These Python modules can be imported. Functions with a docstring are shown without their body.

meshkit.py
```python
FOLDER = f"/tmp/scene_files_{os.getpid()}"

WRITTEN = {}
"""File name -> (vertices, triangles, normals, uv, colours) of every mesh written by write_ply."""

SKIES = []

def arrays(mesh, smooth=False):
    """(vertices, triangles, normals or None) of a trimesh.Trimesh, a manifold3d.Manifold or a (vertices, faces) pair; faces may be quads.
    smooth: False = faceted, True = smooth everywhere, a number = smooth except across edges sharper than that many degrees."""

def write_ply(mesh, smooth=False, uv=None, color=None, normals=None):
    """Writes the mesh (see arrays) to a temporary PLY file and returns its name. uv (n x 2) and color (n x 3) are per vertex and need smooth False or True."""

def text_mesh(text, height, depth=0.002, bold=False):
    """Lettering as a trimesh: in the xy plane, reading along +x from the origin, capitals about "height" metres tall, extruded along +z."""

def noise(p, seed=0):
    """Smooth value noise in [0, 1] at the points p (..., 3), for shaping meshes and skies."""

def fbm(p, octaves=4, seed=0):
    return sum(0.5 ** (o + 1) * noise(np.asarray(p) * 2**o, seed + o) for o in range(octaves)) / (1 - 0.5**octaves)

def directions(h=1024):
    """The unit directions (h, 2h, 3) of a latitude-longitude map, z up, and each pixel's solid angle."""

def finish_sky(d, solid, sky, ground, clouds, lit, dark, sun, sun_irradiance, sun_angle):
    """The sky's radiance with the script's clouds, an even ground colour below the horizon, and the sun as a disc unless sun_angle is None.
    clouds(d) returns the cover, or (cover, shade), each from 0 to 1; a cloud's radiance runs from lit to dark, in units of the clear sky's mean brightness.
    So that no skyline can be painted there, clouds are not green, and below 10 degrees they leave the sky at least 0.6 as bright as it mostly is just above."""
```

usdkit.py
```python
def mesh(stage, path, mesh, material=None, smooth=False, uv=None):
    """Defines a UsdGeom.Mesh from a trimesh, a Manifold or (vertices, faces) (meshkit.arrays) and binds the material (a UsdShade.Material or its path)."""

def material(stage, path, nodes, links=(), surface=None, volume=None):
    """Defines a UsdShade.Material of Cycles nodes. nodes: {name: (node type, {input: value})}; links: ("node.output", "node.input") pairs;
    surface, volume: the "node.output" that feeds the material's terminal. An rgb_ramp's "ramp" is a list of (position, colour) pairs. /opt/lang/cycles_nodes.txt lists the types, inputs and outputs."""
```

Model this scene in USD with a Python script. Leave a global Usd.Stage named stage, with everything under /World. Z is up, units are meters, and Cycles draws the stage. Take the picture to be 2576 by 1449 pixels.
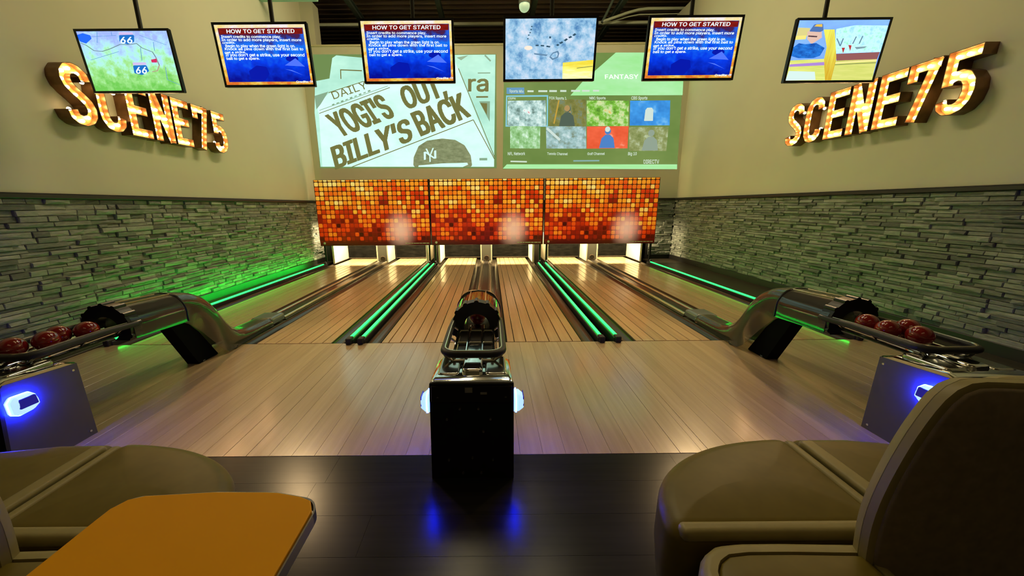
import math, random
import numpy as np, trimesh, manifold3d as m3, usdkit, meshkit
from pxr import Usd, UsdGeom, UsdLux, UsdShade, Gf, Sdf
from shapely.geometry import Polygon, LineString, Point
from shapely.ops import unary_union
from shapely import affinity

stage = Usd.Stage.CreateInMemory()
UsdGeom.SetStageUpAxis(stage, 'Z'); UsdGeom.SetStageMetersPerUnit(stage, 1.0)
UsdGeom.Xform.Define(stage, '/World'); UsdGeom.Scope.Define(stage, '/World/Looks')
rng = random.Random(75); nrng = np.random.default_rng(75)

# ------------------------------------------------------------------ camera
EYE = (0.0, 0.0, 1.25); PITCH = math.atan2(207.5, 890.0); ROLL = 0.008
fw = np.array([0, math.cos(PITCH), -math.sin(PITCH)]); up = np.array([0, math.sin(PITCH), math.cos(PITCH)]); rt = np.array([1.0, 0, 0])
rt2 = math.cos(ROLL) * rt - math.sin(ROLL) * up; up2 = math.cos(ROLL) * up + math.sin(ROLL) * rt
cam = UsdGeom.Camera.Define(stage, '/World/camera')
cam.AddTransformOp().Set(Gf.Matrix4d(*[float(v) for row in ((*rt2, 0), (*up2, 0), (*(-fw), 0), (*EYE, 1)) for v in row]))
cam.CreateHorizontalApertureAttr(36.0); cam.CreateVerticalApertureAttr(36.0 * 1449 / 2576)
cam.CreateFocalLengthAttr(36.0 * 890 / 2576); cam.CreateHorizontalApertureOffsetAttr(36.0 * 54 / 2576)
cam.CreateClippingRangeAttr(Gf.Vec2f(0.02, 200)); cam.CreateExposureAttr(0.0)

# ------------------------------------------------------------------ lights of the room
def look_at(prim, pos, target):
    pos, target = np.array(pos, float), np.array(target, float)
    z = pos - target; z /= np.linalg.norm(z)
    x = np.cross([0, 1.0, 0] if abs(z[2]) > .9 else [0, 0, 1.0], z); x /= np.linalg.norm(x); y = np.cross(z, x)
    UsdGeom.Xformable(prim).AddTransformOp().Set(Gf.Matrix4d(*[float(v) for r in ((*x, 0), (*y, 0), (*z, 0), (*pos, 1)) for v in r]))
def rect_light(name, pos, target, w, h, color, power):
    l = UsdLux.RectLight.Define(stage, '/World/lights/' + name); l.CreateWidthAttr(w); l.CreateHeightAttr(h)
    l.CreateColorAttr(Gf.Vec3f(*color)); l.CreateIntensityAttr(power); look_at(l, pos, target)
def spot_light(name, pos, target, radius, color, power, angle, soft):
    l = UsdLux.SphereLight.Define(stage, '/World/lights/' + name); l.CreateRadiusAttr(radius)
    l.CreateColorAttr(Gf.Vec3f(*color)); l.CreateIntensityAttr(power); look_at(l, pos, target)
    s = UsdLux.ShapingAPI.Apply(l.GetPrim()); s.CreateShapingConeAngleAttr(angle); s.CreateShapingConeSoftnessAttr(soft)
UsdGeom.Xform.Define(stage, '/World/lights')
PAIRS = (-2.45, -0.09, 2.31)
WARM = (1.0, 0.72, 0.33)
# ceiling lamps of the hall, high over the approach
rect_light('hall_lamp_a', (0.2, 2.9, 5.65), (0.2, 2.4, 0), 3.0, .8, WARM, 2.6)
rect_light('hall_lamp_b', (0.2, -1.9, 5.2), (0.2, -0.6, 0), 3.0, .8, WARM, 1.1)  # added unseen fill behind the camera, lifts the dark seat backs
rect_light('wash_lamp_a', (-0.6, 5.7, 5.6), (-3.9, 5.7, 1.3), 2.2, .5, (1.0, 0.83, 0.47), 30.0)
rect_light('wash_lamp_b', (0.9, 5.7, 5.6), (4.2, 5.7, 1.3), 2.2, .5, (1.0, 0.83, 0.47), 30.0)
# track spots high on the two side walls, aimed across the approach
spot_light('track_spot_a', (-3.55, 5.5, 4.06), (-1.15, 2.5, 0), .09, (1.0, .68, .34), 1050.0, 16.0, .7)
spot_light('track_spot_b', (3.78, 5.7, 4.10), (1.15, 2.5, 0), .09, (1.0, .68, .34), 1050.0, 16.0, .7)
# pin deck lamps behind each masking unit
for i, c in enumerate(PAIRS):
    rect_light('pin_deck_lamp_%s' % 'abc'[i], (c, 8.0, .95), (c, 7.98, 0), 2.0, .25, (1.0, .80, .45), 110.0)

# flat print and screen layouts: metres (x, z) on the back wall for L_ and R_, 0..1 over each television picture for the rest
PIC = {
    'L_page_back': [(-3.64,3.81),(-3.33,3.86),(-3.23,4.24),(-3.14,4.29),(-2.58,4.24),(-2.04,4.27),(-0.96,4.28),(0.14,4.28),(0.1,2.08),(-3.72,2.11),(-3.72,3.2)],
    'L_main': [(-3.66,3.36),(-3.38,3.57),(-2.55,3.83),(-0.86,4.23),(-0.71,4.19),(0.1,2.22),(0.1,2.08),(-3.68,2.11),(-3.63,3.17)],
    'L_DAILY': [(-3.28,3.46),(-2.54,3.67),(-3.33,3.6)],
    'L_rule1': [(-3.62,3.19),(-2.08,3.68)],
    'L_rule1b': [(-3.61,3.25),(-2.12,3.71)],
    'L_rule2': [(-3.38,3.59),(-2.62,3.8)],
    'L_wavy': [(-3.33,3.35),(-2.72,3.57),(-2.45,3.64)],
    'L_YOGIS': [(-3.22,2.72),(-2.01,3.13),(-3.49,3.14)],
    'L_OUT': [(-1.75,3.26),(-1.05,3.49),(-1.9,3.65)],
    'L_comma': [(-0.99,3.49),(-0.88,3.54)],
    'L_BILLYS': [(-3.38,2.07),(-1.66,2.65),(-3.45,2.5)],
    'L_BACK': [(-1.47,2.73),(-0.4,3.12),(-1.67,3.17)],
    'L_rule3': [(-3.03,2.1),(-0.34,3.04)],
    'L_rule4': [(-0.34,3.04),(0.11,2.24)],
    'L_cap': [(-1.68,2.09),(-1.66,2.29),(-1.54,2.52),(-1.35,2.63),(-1.02,2.67),(-0.74,2.64),(-0.54,2.53),(-0.41,2.32),(-0.38,2.08)],
    'L_brim': [(-1.56,2.12),(-1.04,2.16),(-0.49,2.17),(-0.47,2.13),(-0.59,2.08),(-1.57,2.09)],
    'L_NY': [(-1.45,2.2),(-1.15,2.23),(-1.44,2.45)],
    'L_ra': [(-0.44,3.6),(-0.01,3.6),(-0.43,3.8)],
    'L_ra_under': [(-0.27,3.5),(-0.02,3.5),(-0.02,3.47),(-0.27,3.47)],
    'L_box1': [(-0.21,3.4),(0.02,3.4),(0.01,3.0)],
    'L_box2': [(-0.19,3.37),(-0.04,3.36),(-0.05,3.13)],
    'L_smallT': [(-0.23,3.94),(0.03,3.94)],
    'L_sideL': [(-3.68,3.53),(-3.38,3.61),(-3.57,3.37),(-3.67,3.27)],
    'L_edge1': [(-0.63,4.03),(0.11,2.28)],
    'L_edge2': [(-3.09,3.85),(-3.08,4.02),(-2.64,4.0)],
    'L_topmark': [(-0.66,4.23),(-0.42,4.27),(-0.57,4.18)],
    'L_topmark2': [(-0.08,4.27),(0.04,4.16)],
    'R_frame': [(0.32,4.31),(4.04,4.29),(4.14,2.0),(0.29,2.03)],
    'R_green1': [(1.72,3.5),(1.96,3.76),(2.62,4.3),(4.04,4.29),(4.09,3.49)],
    'R_green2': [(0.29,2.04),(0.38,2.13),(4.13,2.1),(4.14,2.0)],
    'R_tab': [(0.37,3.66),(0.74,3.66),(0.75,3.53),(0.37,3.54)],
    'R_hl': [(0.36,3.51),(1.25,3.51),(1.26,2.89),(0.35,2.9)],
    'R_tile0': [(0.4,3.41),(1.2,3.41),(1.22,2.9),(0.39,2.91)],
    'R_tile1': [(1.28,3.43),(2.05,3.42),(2.08,2.89),(1.29,2.9)],
    'R_tile2': [(2.07,3.4),(2.96,3.39),(2.99,2.89),(2.1,2.9)],
    'R_tile3': [(2.99,3.39),(3.84,3.39),(3.88,2.9),(3.02,2.9)],
    'R_tile4': [(0.45,2.91),(1.1,2.9),(1.1,2.45),(0.45,2.46)],
    'R_tile5': [(1.22,2.9),(2.08,2.89),(2.11,2.44),(1.24,2.45)],
    'R_tile6': [(2.1,2.89),(3.0,2.89),(3.01,2.44),(2.12,2.44)],
    'R_tile7': [(3.01,2.87),(3.86,2.87),(3.86,2.38),(3.05,2.39)],
    'R_t_tab': [(0.43,3.57),(0.73,3.56),(0.43,3.62)],
    'R_t_head': [(0.81,3.56),(2.41,3.55),(0.81,3.62)],
    'R_espn': [(0.41,3.43),(0.56,3.43),(0.41,3.47)],
    'R_fox': [(1.28,3.43),(1.64,3.42),(1.27,3.48)],
    'R_nbc': [(2.13,3.42),(2.47,3.42),(2.12,3.47)],
    'R_cbs': [(3.01,3.41),(3.35,3.41),(3.01,3.47)],
    'R_nfl': [(0.4,2.32),(0.78,2.32),(0.4,2.38)],
    'R_ten': [(1.26,2.32),(1.71,2.31),(1.26,2.37)],
    'R_golf': [(2.14,2.31),(2.52,2.31),(2.14,2.36)],
    'R_big': [(3.03,2.3),(3.22,2.3),(3.03,2.36)],
    'R_info': [(0.46,2.19),(0.82,2.18),(0.46,2.24)],
    'R_mid': [(1.84,2.19),(2.41,2.19),(1.84,2.25)],
    'R_dtv': [(3.39,2.12),(3.73,2.12),(3.38,2.2)],
    'R_fant': [(2.43,3.81),(3.13,3.81),(2.42,3.89)],
    '1_shield1': [(0.463,0.937),(0.629,0.941),(0.608,0.826),(0.528,0.783),(0.446,0.831)],
    '1_cap1': [(0.469,0.981),(0.617,0.977),(0.622,0.937),(0.459,0.933)],
    '1_66a': [(0.453,0.804),(0.586,0.804),(0.472,0.901)],
    '1_shield2': [(0.517,0.436),(0.669,0.441),(0.682,0.338),(0.591,0.274),(0.509,0.304)],
    '1_cap2': [(0.523,0.487),(0.671,0.487),(0.67,0.445),(0.518,0.44)],
    '1_66b': [(0.527,0.299),(0.651,0.301),(0.546,0.407)],
    '1_road': [(0.007,0.817),(0.06,0.779),(0.132,0.686),(0.222,0.674),(0.322,0.717),(0.444,0.786),(0.528,0.779),(0.628,0.798),(0.675,0.725),(0.779,0.658),(0.8,0.567),(0.815,0.437),(0.776,0.344),(0.711,0.327)],
    '1_blob': [(0.001,0.933),(0.067,0.958),(0.133,0.929),(0.136,0.885),(0.067,0.815),(0.018,0.843)],
    '1_red': [(0.739,0.531),(0.803,0.548),(0.799,0.484),(0.738,0.485)],
    '1_lines': [(0.23,0.989),(0.194,0.811),(0.189,0.757),(0.385,0.984),(0.381,0.931),(0.136,0.912),(0.429,0.929),(0.659,0.734),(0.633,0.516),(0.681,0.931),(0.954,0.771),(0.818,0.82),(0.806,0.676),(0.058,0.532),(0.404,0.669),(0.878,0.407),(0.862,0.191),(1.001,0.092)],
    '6_skyline': [(-0.05,0.875),(0.994,0.876)],
    '6_helmet': [(0.155,0.83),(0.185,0.92),(0.261,0.929),(0.28,0.84),(0.258,0.822)],
    '6_face': [(0.133,0.812),(0.264,0.822),(0.284,0.723),(0.2,0.632),(0.148,0.704)],
    '6_torso': [(-0.002,0.558),(0.055,0.631),(0.13,0.614),(0.248,0.632),(0.357,0.551),(0.326,0.422),(0.259,0.385),(0.088,0.384),(0.004,0.421)],
    '6_post': [(0.296,0.849),(0.416,0.849),(0.522,0.368),(0.526,0.005),(0.459,0.004),(0.383,0.367),(0.379,0.56)],
    '6_upperleft': [(0.009,0.884),(0.143,0.875),(0.141,0.758),(0.008,0.713)],
    '6_shelf': [(-0.009,0.749),(0.123,0.758),(0.119,0.695),(-0.001,0.686)],
    '6_tree': [(0.446,0.849),(0.628,0.902),(0.985,0.894),(1.003,0.49),(0.495,0.469)],
    '6_brown': [(0.504,0.451),(0.993,0.476),(0.984,0.343),(0.535,0.322)],
    '6_rail': [(0.513,0.304),(0.984,0.343),(0.99,0.27),(0.52,0.257)],
    '6_purple': [(0.01,0.282),(0.456,0.322),(0.458,0.266),(0.009,0.24)],
    '6_low': [(0.001,0.347),(0.472,0.377),(0.52,0.005),(0.0,0.0)],
    '6_white': [(0.018,0.17),(0.315,0.153),(0.347,0.013),(0.002,0.005)],
    '6_chairs': [(0.549,0.551),(0.585,0.552),(0.581,0.46),(0.615,0.597),(0.652,0.588),(0.654,0.497)],
    '6_beams': [(0.467,0.705),(0.527,0.579),(0.539,0.705),(0.66,0.615),(0.678,0.733),(0.732,0.616),(0.748,0.742)],
    '6_boat': [(0.692,0.561),(0.829,0.571),(0.803,0.543),(0.722,0.525)],
    '4_dash': [(0.575,0.556),(0.601,0.592),(0.653,0.632),(0.7,0.684),(0.747,0.716),(0.789,0.764)],
    '4_dash2': [(0.516,0.54),(0.447,0.558),(0.383,0.568),(0.329,0.569)],
    '4_dash3': [(0.291,0.874),(0.285,0.825),(0.275,0.776),(0.259,0.736),(0.251,0.678)],
    '4_house': [(0.497,0.374),(0.533,0.449),(0.592,0.481),(0.608,0.439),(0.598,0.364),(0.535,0.323)],
    '4_yellow': [(0.653,0.279),(0.998,0.323),(1.0,-0.0),(0.657,-0.004)],
    '4_str': [(0.815,0.184),(0.995,0.215)],
    '4_roof': [(0.319,0.444),(0.48,0.416),(0.464,0.392),(0.33,0.419)],
    '4_bx': [(0.488,0.714),(0.507,0.713),(0.507,0.681),(0.488,0.681)],
    '4_dots': [(0.259,0.529),(0.222,-0.011)],
    '3_title': [(0.127,0.864),(0.876,0.861),(0.13,0.923)],
    '3_l1': [(0.055,0.791),(0.716,0.782),(0.058,0.83)],
    '3_l2': [(0.052,0.739),(0.936,0.726),(0.055,0.78)],
    '3_l3': [(0.055,0.695),(0.197,0.698),(0.057,0.727)],
    '3_l4': [(0.081,0.638),(0.859,0.628),(0.083,0.682)],
    '3_l5': [(0.067,0.59),(0.943,0.579),(0.07,0.631)],
    '3_l6': [(0.058,0.538),(0.295,0.54),(0.06,0.57)],
    '3_l7': [(0.061,0.489),(0.946,0.478),(0.064,0.538)],
    '3_l8': [(0.063,0.432),(0.435,0.431),(0.065,0.473)],
    '3_cr': [(0.805,0.033),(0.995,0.036),(0.806,0.066)],
    '3_inner': [(0.041,0.944),(0.973,0.954),(0.98,0.068),(0.034,0.059)],
    '3_shape': [(0.306,0.23),(0.392,0.311),(0.478,0.293),(0.495,0.193),(0.436,0.085),(0.315,0.087)],
    '3_tri': [(0.706,0.33),(0.838,0.449),(0.931,0.309)],
    '3_band': [(0.046,0.85),(0.97,0.845)],
}

# ------------------------------------------------------------------ materials
def lin(r, g, b):
    f = lambda c: (c / 255 / 12.92) if c / 255 <= .04045 else ((c / 255 + .055) / 1.055) ** 2.4
    return (f(r), f(g), f(b))
MATS = {}
def pm(name, col, rough=.5, metal=0.0, emit=0.0, ecol=None, spec=.5, coat=0.0):
    if name in MATS: return MATS[name]
    p = {'base_color': col, 'roughness': rough, 'metallic': metal, 'specular_ior_level': spec, 'coat_weight': coat}
    if emit: p |= {'emission_color': ecol or col, 'emission_strength': emit}
    MATS[name] = usdkit.material(stage, '/World/Looks/' + name, {'p': ('principled_bsdf', p)}, surface='p.BSDF')
    return MATS[name]
def noisy(name, c1, c2, rough=.5, scale=(1, 1, 1), detail=4.0, bump=0.0, metal=0.0, spec=.5, vary=0.0, coat=0.0, dist=.01, emit=0.0, coat_rough=.03):
    """Procedural material: colour between c1 and c2 by stretched noise in world space, bump from the same noise, value varied per piece."""
    if name in MATS: return MATS[name]
    n = {'g': ('geometry', {}), 'm': ('mapping', {'scale': scale}), 'n': ('noise_texture', {'scale': 1.0, 'detail': detail, 'roughness': .6}),
         'r': ('rgb_ramp', {'ramp': [(.25, c1), (.75, c2)]}), 'p': ('principled_bsdf', {'roughness': rough, 'metallic': metal, 'specular_ior_level': spec, 'coat_weight': coat, 'coat_roughness': coat_rough})}
    k = [('g.position', 'm.vector'), ('m.vector', 'n.vector'), ('n.fac', 'r.fac')]
    out = 'r.color'
    if vary:
        n |= {'o': ('object_info', {}), 'v': ('rgb_ramp', {'ramp': [(0, (1 - vary,) * 3), (1, (1 + vary,) * 3)]}), 'x': ('mix', {'mix_type': 'multiply', 'fac': 1.0})}
        k += [('o.random', 'v.fac'), (out, 'x.color1'), ('v.color', 'x.color2')]; out = 'x.color'
    k.append((out, 'p.base_color'))
    if emit: n['p'][1]['emission_strength'] = emit; k.append((out, 'p.emission_color')); n['p'][1]['base_color'] = (0, 0, 0); k.remove((out, 'p.base_color'))
    if bump:
        n['b'] = ('bump', {'strength': bump, 'distance': dist}); k += [('n.fac', 'b.height'), ('b.normal', 'p.normal')]
    MATS[name] = usdkit.material(stage, '/World/Looks/' + name, n, k, surface='p.BSDF')
    return MATS[name]
def screen(name, rgb, gain=1.2):
    """A lit screen area of one colour (sRGB 0-255)."""
    return pm('screen_' + name, (.01, .01, .01), .35, emit=gain, ecol=lin(*rgb), spec=.3)
def screen_noise(name, stops, scale=5.0, dims=(1, 1, 1), grad=None, detail=4.0, gain=1.25, sharp=(0.3, 0.7)):
    """A lit picture: colours (sRGB) along a ramp driven by noise over the screen's uv, optionally pulled by a vertical gradient."""
    if name in MATS: return MATS[name]
    lo, hi = sharp
    ramp = [(lo + (hi - lo) * p, lin(*c)) for p, c in stops]
    n = {'t': ('uvmap', {'attribute': 'st'}), 'm': ('mapping', {'scale': dims}), 'n': ('noise_texture', {'scale': scale, 'detail': detail, 'roughness': .65}),
         'r': ('rgb_ramp', {'ramp': ramp}), 'p': ('principled_bsdf', {'base_color': (.01, .01, .01), 'roughness': .35, 'specular_ior_level': .3, 'emission_strength': gain})}
    k = [('t.UV', 'm.vector'), ('m.vector', 'n.vector'), ('r.color', 'p.emission_color')]
    if grad is None: k.append(('n.fac', 'r.fac'))
    else:
        n |= {'s': ('separate_xyz', {}), 'a': ('math', {'math_type': 'multiply_add', 'value2': grad, 'value3': -grad / 2}), 'c': ('math', {'math_type': 'add'})}
        k += [('t.UV', 's.vector'), ('s.y', 'a.value1'), ('a.value', 'c.value1'), ('n.fac', 'c.value2'), ('c.value', 'r.fac')]
    MATS[name] = usdkit.material(stage, '/World/Looks/' + name, n, k, surface='p.BSDF')
    return MATS[name]
def pane(name, tint, gloss_rough=.08, body=.25, body_col=(.3, .3, .28)):
    if name in MATS: return MATS[name]
    n = {'t': ('transparent_bsdf', {'color': tint}), 'd': ('principled_bsdf', {'base_color': body_col, 'roughness': .3}), 'm1': ('mix_closure', {'fac': body}),
         'g': ('glossy_bsdf', {'color': (.9, .9, .9), 'roughness': gloss_rough}), 'f': ('fresnel', {'IOR': 1.5}), 'm2': ('mix_closure', {})}
    MATS[name] = usdkit.material(stage, '/World/Looks/' + name, n, [('t.BSDF', 'm1.closure1'), ('d.BSDF', 'm1.closure2'), ('m1.closure', 'm2.closure1'), ('g.BSDF', 'm2.closure2'), ('f.fac', 'm2.fac')], surface='m2.closure')
    return MATS[name]

# ------------------------------------------------------------------ object helpers
NAMES, BASE = {}, {}
def path_for(parent, name):
    key = parent + '/' + name; k = NAMES.get(key, 0); NAMES[key] = k + 1
    return key + ('_%03d' % k if k else '')
def keys(prim, **kw):
    for a, b in kw.items():
        if b: prim.SetCustomDataByKey(a, b)
def thing(name, label=None, category=None, base=(0, 0, 0), group=None, kind=None):
    p = path_for('/World', name); x = UsdGeom.Xform.Define(stage, p); x.AddTranslateOp().Set(Gf.Vec3d(*map(float, base)))
    BASE[p] = np.array(base, float); keys(x.GetPrim(), label=label, category=category, group=group, kind=kind)
    return p
def part(parent, name, mesh, mat, label=None, smooth=False, uv=None, kind=None):
    """A mesh in world coordinates as a child of parent."""
    root = '/'.join(parent.split('/')[:3]); p = path_for(parent, name)
    v, f, _ = meshkit.arrays(mesh); a = v[f]
    if np.einsum('ij,ij->i', a[:, 0], np.cross(a[:, 1], a[:, 2])).sum() < 0: f = f[:, ::-1]
    usdkit.mesh(stage, p, (v - BASE[root], f), mat, smooth, uv); keys(stage.GetPrimAtPath(p), label=label, kind=kind)
    return p
def dup(src, base, label, group=None):
    name = src.split('/')[2]
    while name[-4:-3] == '_' and name[-3:].isdigit(): name = name[:-4]
    p = path_for('/World', name); x = UsdGeom.Xform.Define(stage, p); x.GetPrim().GetReferences().AddInternalReference(src)
    x.GetPrim().SetInstanceable(True); UsdGeom.XformCommonAPI(x).SetTranslate(Gf.Vec3d(*map(float, base)))
    keys(x.GetPrim(), label=label, group=group); return p

# ------------------------------------------------------------------ shape helpers
def box(x0, x1, y0, y1, z0, z1):
    m = trimesh.creation.box((x1 - x0, y1 - y0, z1 - z0)); m.apply_translation(((x0 + x1) / 2, (y0 + y1) / 2, (z0 + z1) / 2)); return m
def cbox(x0, x1, y0, y1, z0, z1, b=.004):
    """Box with all edges chamfered."""
    pts = []
    for sx in (0, 1):
        for sy in (0, 1):
            for sz in (0, 1):
                c = np.array([(x0, x1)[sx], (y0, y1)[sy], (z0, z1)[sz]]); d = np.array([1 - 2 * sx, 1 - 2 * sy, 1 - 2 * sz]) * b
                for k in range(3):
                    e = d.copy(); e[k] = 0; pts.append(c + e)
    return m3.Manifold.hull_points(np.array(pts))
def plank(x0, x1, y0, y1, z0, z1, b=.002):
    """Board with only its upper edges eased: 20 triangles."""
    v = []
    for (z, i) in ((z0, 0), (z1 - b, 0), (z1, b)):
        v += [(x0 + i, y0 + i, z), (x1 - i, y0 + i, z), (x1 - i, y1 - i, z), (x0 + i, y1 - i, z)]
    f = [(0, 3, 2), (0, 2, 1), (8, 9, 10), (8, 10, 11)]
    for r in (0, 4):
        for i in range(4):
            j = (i + 1) % 4; f += [(r + i, r + j, r + 4 + j), (r + i, r + 4 + j, r + 4 + i)]
    return (np.array(v), np.array(f))
def join(*ms):
    vs, fs, n = [], [], 0
    for m in ms:
        v, f, _ = meshkit.arrays(m); vs.append(v); fs.append(f + n); n += len(v)
    return (np.vstack(vs), np.vstack(fs))
def tube(pts, r, n=10, closed=False, caps=True):
    p = np.array(pts, float); N = len(p)
    t = (np.roll(p, -1, 0) - np.roll(p, 1, 0)) if closed else np.gradient(p, axis=0)
    t /= np.linalg.norm(t, axis=1, keepdims=True)
    a = np.cross(t[0], [0, 0, 1.0]); a = a if np.linalg.norm(a) > .1 else np.cross(t[0], [1.0, 0, 0]); rings = []
    for i in range(N):
        a = a - t[i] * (a @ t[i]); a /= np.linalg.norm(a); b = np.cross(t[i], a)
        an = np.arange(n) * 2 * math.pi / n; rings.append(p[i] + r * (np.cos(an)[:, None] * a + np.sin(an)[:, None] * b))
    return loft(rings, closed_path=closed, caps=caps and not closed)
def loft(rings, closed_path=False, caps=True):
    n = len(rings[0]); v = np.vstack(rings); f = []; R = len(rings)
    for i in range(R if closed_path else R - 1):
        a, b = i * n, ((i + 1) % R) * n
        for j in range(n):
            k = (j + 1) % n; f += [(a + j, a + k, b + k), (a + j, b + k, b + j)]
    if caps:
        for r, rev in ((0, True), (R - 1, False)):
            c = len(v); v = np.vstack([v, rings[r].mean(0)])
            for j in range(n):
                k = (j + 1) % n; f.append((c, r * n + k, r * n + j) if rev else (c, r * n + j, r * n + k))
    m = trimesh.Trimesh(v, np.array(f), process=False)
    if m.volume < 0: m.invert()
    return m
def sheet(grid):
    """Open surface through a grid of points."""
    g = np.array(grid); a, b = g.shape[:2]; f = []
    for i in range(a - 1):
        for j in range(b - 1):
            p = i * b + j; f += [(p, p + 1, p + b + 1), (p, p + b + 1, p + b)]
    return (g.reshape(-1, 3), np.array(f))
def shell(grid, off):
    """A sheet given a thickness: off is the same grid moved inwards, edges closed."""
    g, h = np.array(grid), np.array(off); a, b = g.shape[:2]
    v1, f1 = sheet(g); v2, f2 = sheet(h); n = len(v1); f = list(map(tuple, f1)) + [(x + n, z + n, y + n) for x, y, z in f2]
    edge = [(0, j) for j in range(b)] + [(i, b - 1) for i in range(1, a)] + [(a - 1, j) for j in range(b - 2, -1, -1)] + [(i, 0) for i in range(a - 2, 0, -1)]
    ids = [i * b + j for i, j in edge]
    for p, q in zip(ids, ids[1:] + ids[:1]): f += [(p, q + n, q), (p, p + n, q + n)]
    return (np.vstack([v1, v2]), np.array(f))
def extrude(poly, depth):
    """A shapely polygon (or several) as a Manifold along +z."""
    polys = [poly] if poly.geom_type == 'Polygon' else list(poly.geoms); cs = []
    for p in polys:
        cs.append(np.array(p.exterior.coords)[:-1]); cs += [np.array(r.coords)[:-1] for r in p.interiors]
    return m3.Manifold.extrude(m3.CrossSection(cs, m3.FillRule.EvenOdd), depth)
def to_plane(mesh, o, ex, ey, en):
    v, f, _ = meshkit.arrays(mesh); o, ex, ey, en = (np.array(a, float) for a in (o, ex, ey, en))
    w = o + v[:, :1] * ex + v[:, 1:2] * ey + v[:, 2:3] * en
    if np.cross(ex, ey) @ en < 0: f = f[:, ::-1]
    return (w, f)
def resample(pts, n):
    p = np.array(list(pts) + [pts[0]], float); d = np.r_[0, np.cumsum(np.linalg.norm(np.diff(p, axis=0), axis=1))]
    s = np.linspace(0, d[-1], n, endpoint=False); return np.stack([np.interp(s, d, p[:, 0]), np.interp(s, d, p[:, 1])], 1)
def ngon_ring(poly, inset, n=72):
    q = poly.buffer(-inset, join_style=1) if inset else poly
    c = np.array(q.exterior.coords)[:-1]
    if Polygon(c).exterior.is_ccw is False: c = c[::-1]
    k = np.argmin(c[:, 0] + c[:, 1]); return resample(np.roll(c, -k, 0), n)
def chaikin(pts, k=2, closed=True):
    p = np.array(pts, float)
    for _ in range(k):
        q = np.roll(p, -1, 0); p = np.stack([.75 * p + .25 * q, .25 * p + .75 * q], 1).reshape(-1, 2)
    return p
def rounded(pts, r): return Polygon(pts).buffer(-r).buffer(r, 12) if r else Polygon(pts)
def pad(poly, z0, z1, r, n=72, top_from=0.0, top_to=None):
    """A cushion: outline poly, rounded upper edge of radius r; rings in the xy plane."""
    rings = []
    def add(ins, z): rings.append(np.column_stack([ngon_ring(poly, ins, n), np.full(n, z)]))
    add(r * .5, z0); add(0, z0 + r * .4)
    for a in np.linspace(0, math.pi / 2, 6): add(r * (1 - math.cos(a)) + 1e-5, z1 - r + r * math.sin(a))
    return rings, add
def sphere(c, r, sub=3):
    m = trimesh.creation.icosphere(sub, r); m.apply_translation(c); return m
def cyl(p0, p1, r, n=16): return tube([p0, p1], r, n)
TXT = {}
def text3(text, p0, p1, p2, plane, bold=False, d=.0015, heavy=0.0):
    """Lettering on a plane: baseline from p0 to p1, capitals as tall as p0 to p2 (plane coordinates)."""
    if (text, bold) not in TXT:
        m = meshkit.text_mesh(text, 1.0, 1.0, bold); v = np.array(m.vertices); v[:, 0] = (v[:, 0] - v[:, 0].min()) / np.ptp(v[:, 0]); TXT[text, bold] = (v, np.array(m.faces))
    v, f = TXT[text, bold]; p0, p1, p2 = (np.array(p, float) for p in (p0, p1, p2)); o, ex, ey, en = plane
    q = p0 + v[:, :1] * (p1 - p0) + v[:, 1:2] * (p2 - p0); e = (p1 - p0) / np.linalg.norm(p1 - p0)
    ms = [to_plane((np.column_stack([q + k * e, v[:, 2] * d]), f), o, ex, ey, en) for k in ((-heavy, 0, heavy) if heavy else (0,))]
    return join(*ms)
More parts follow.
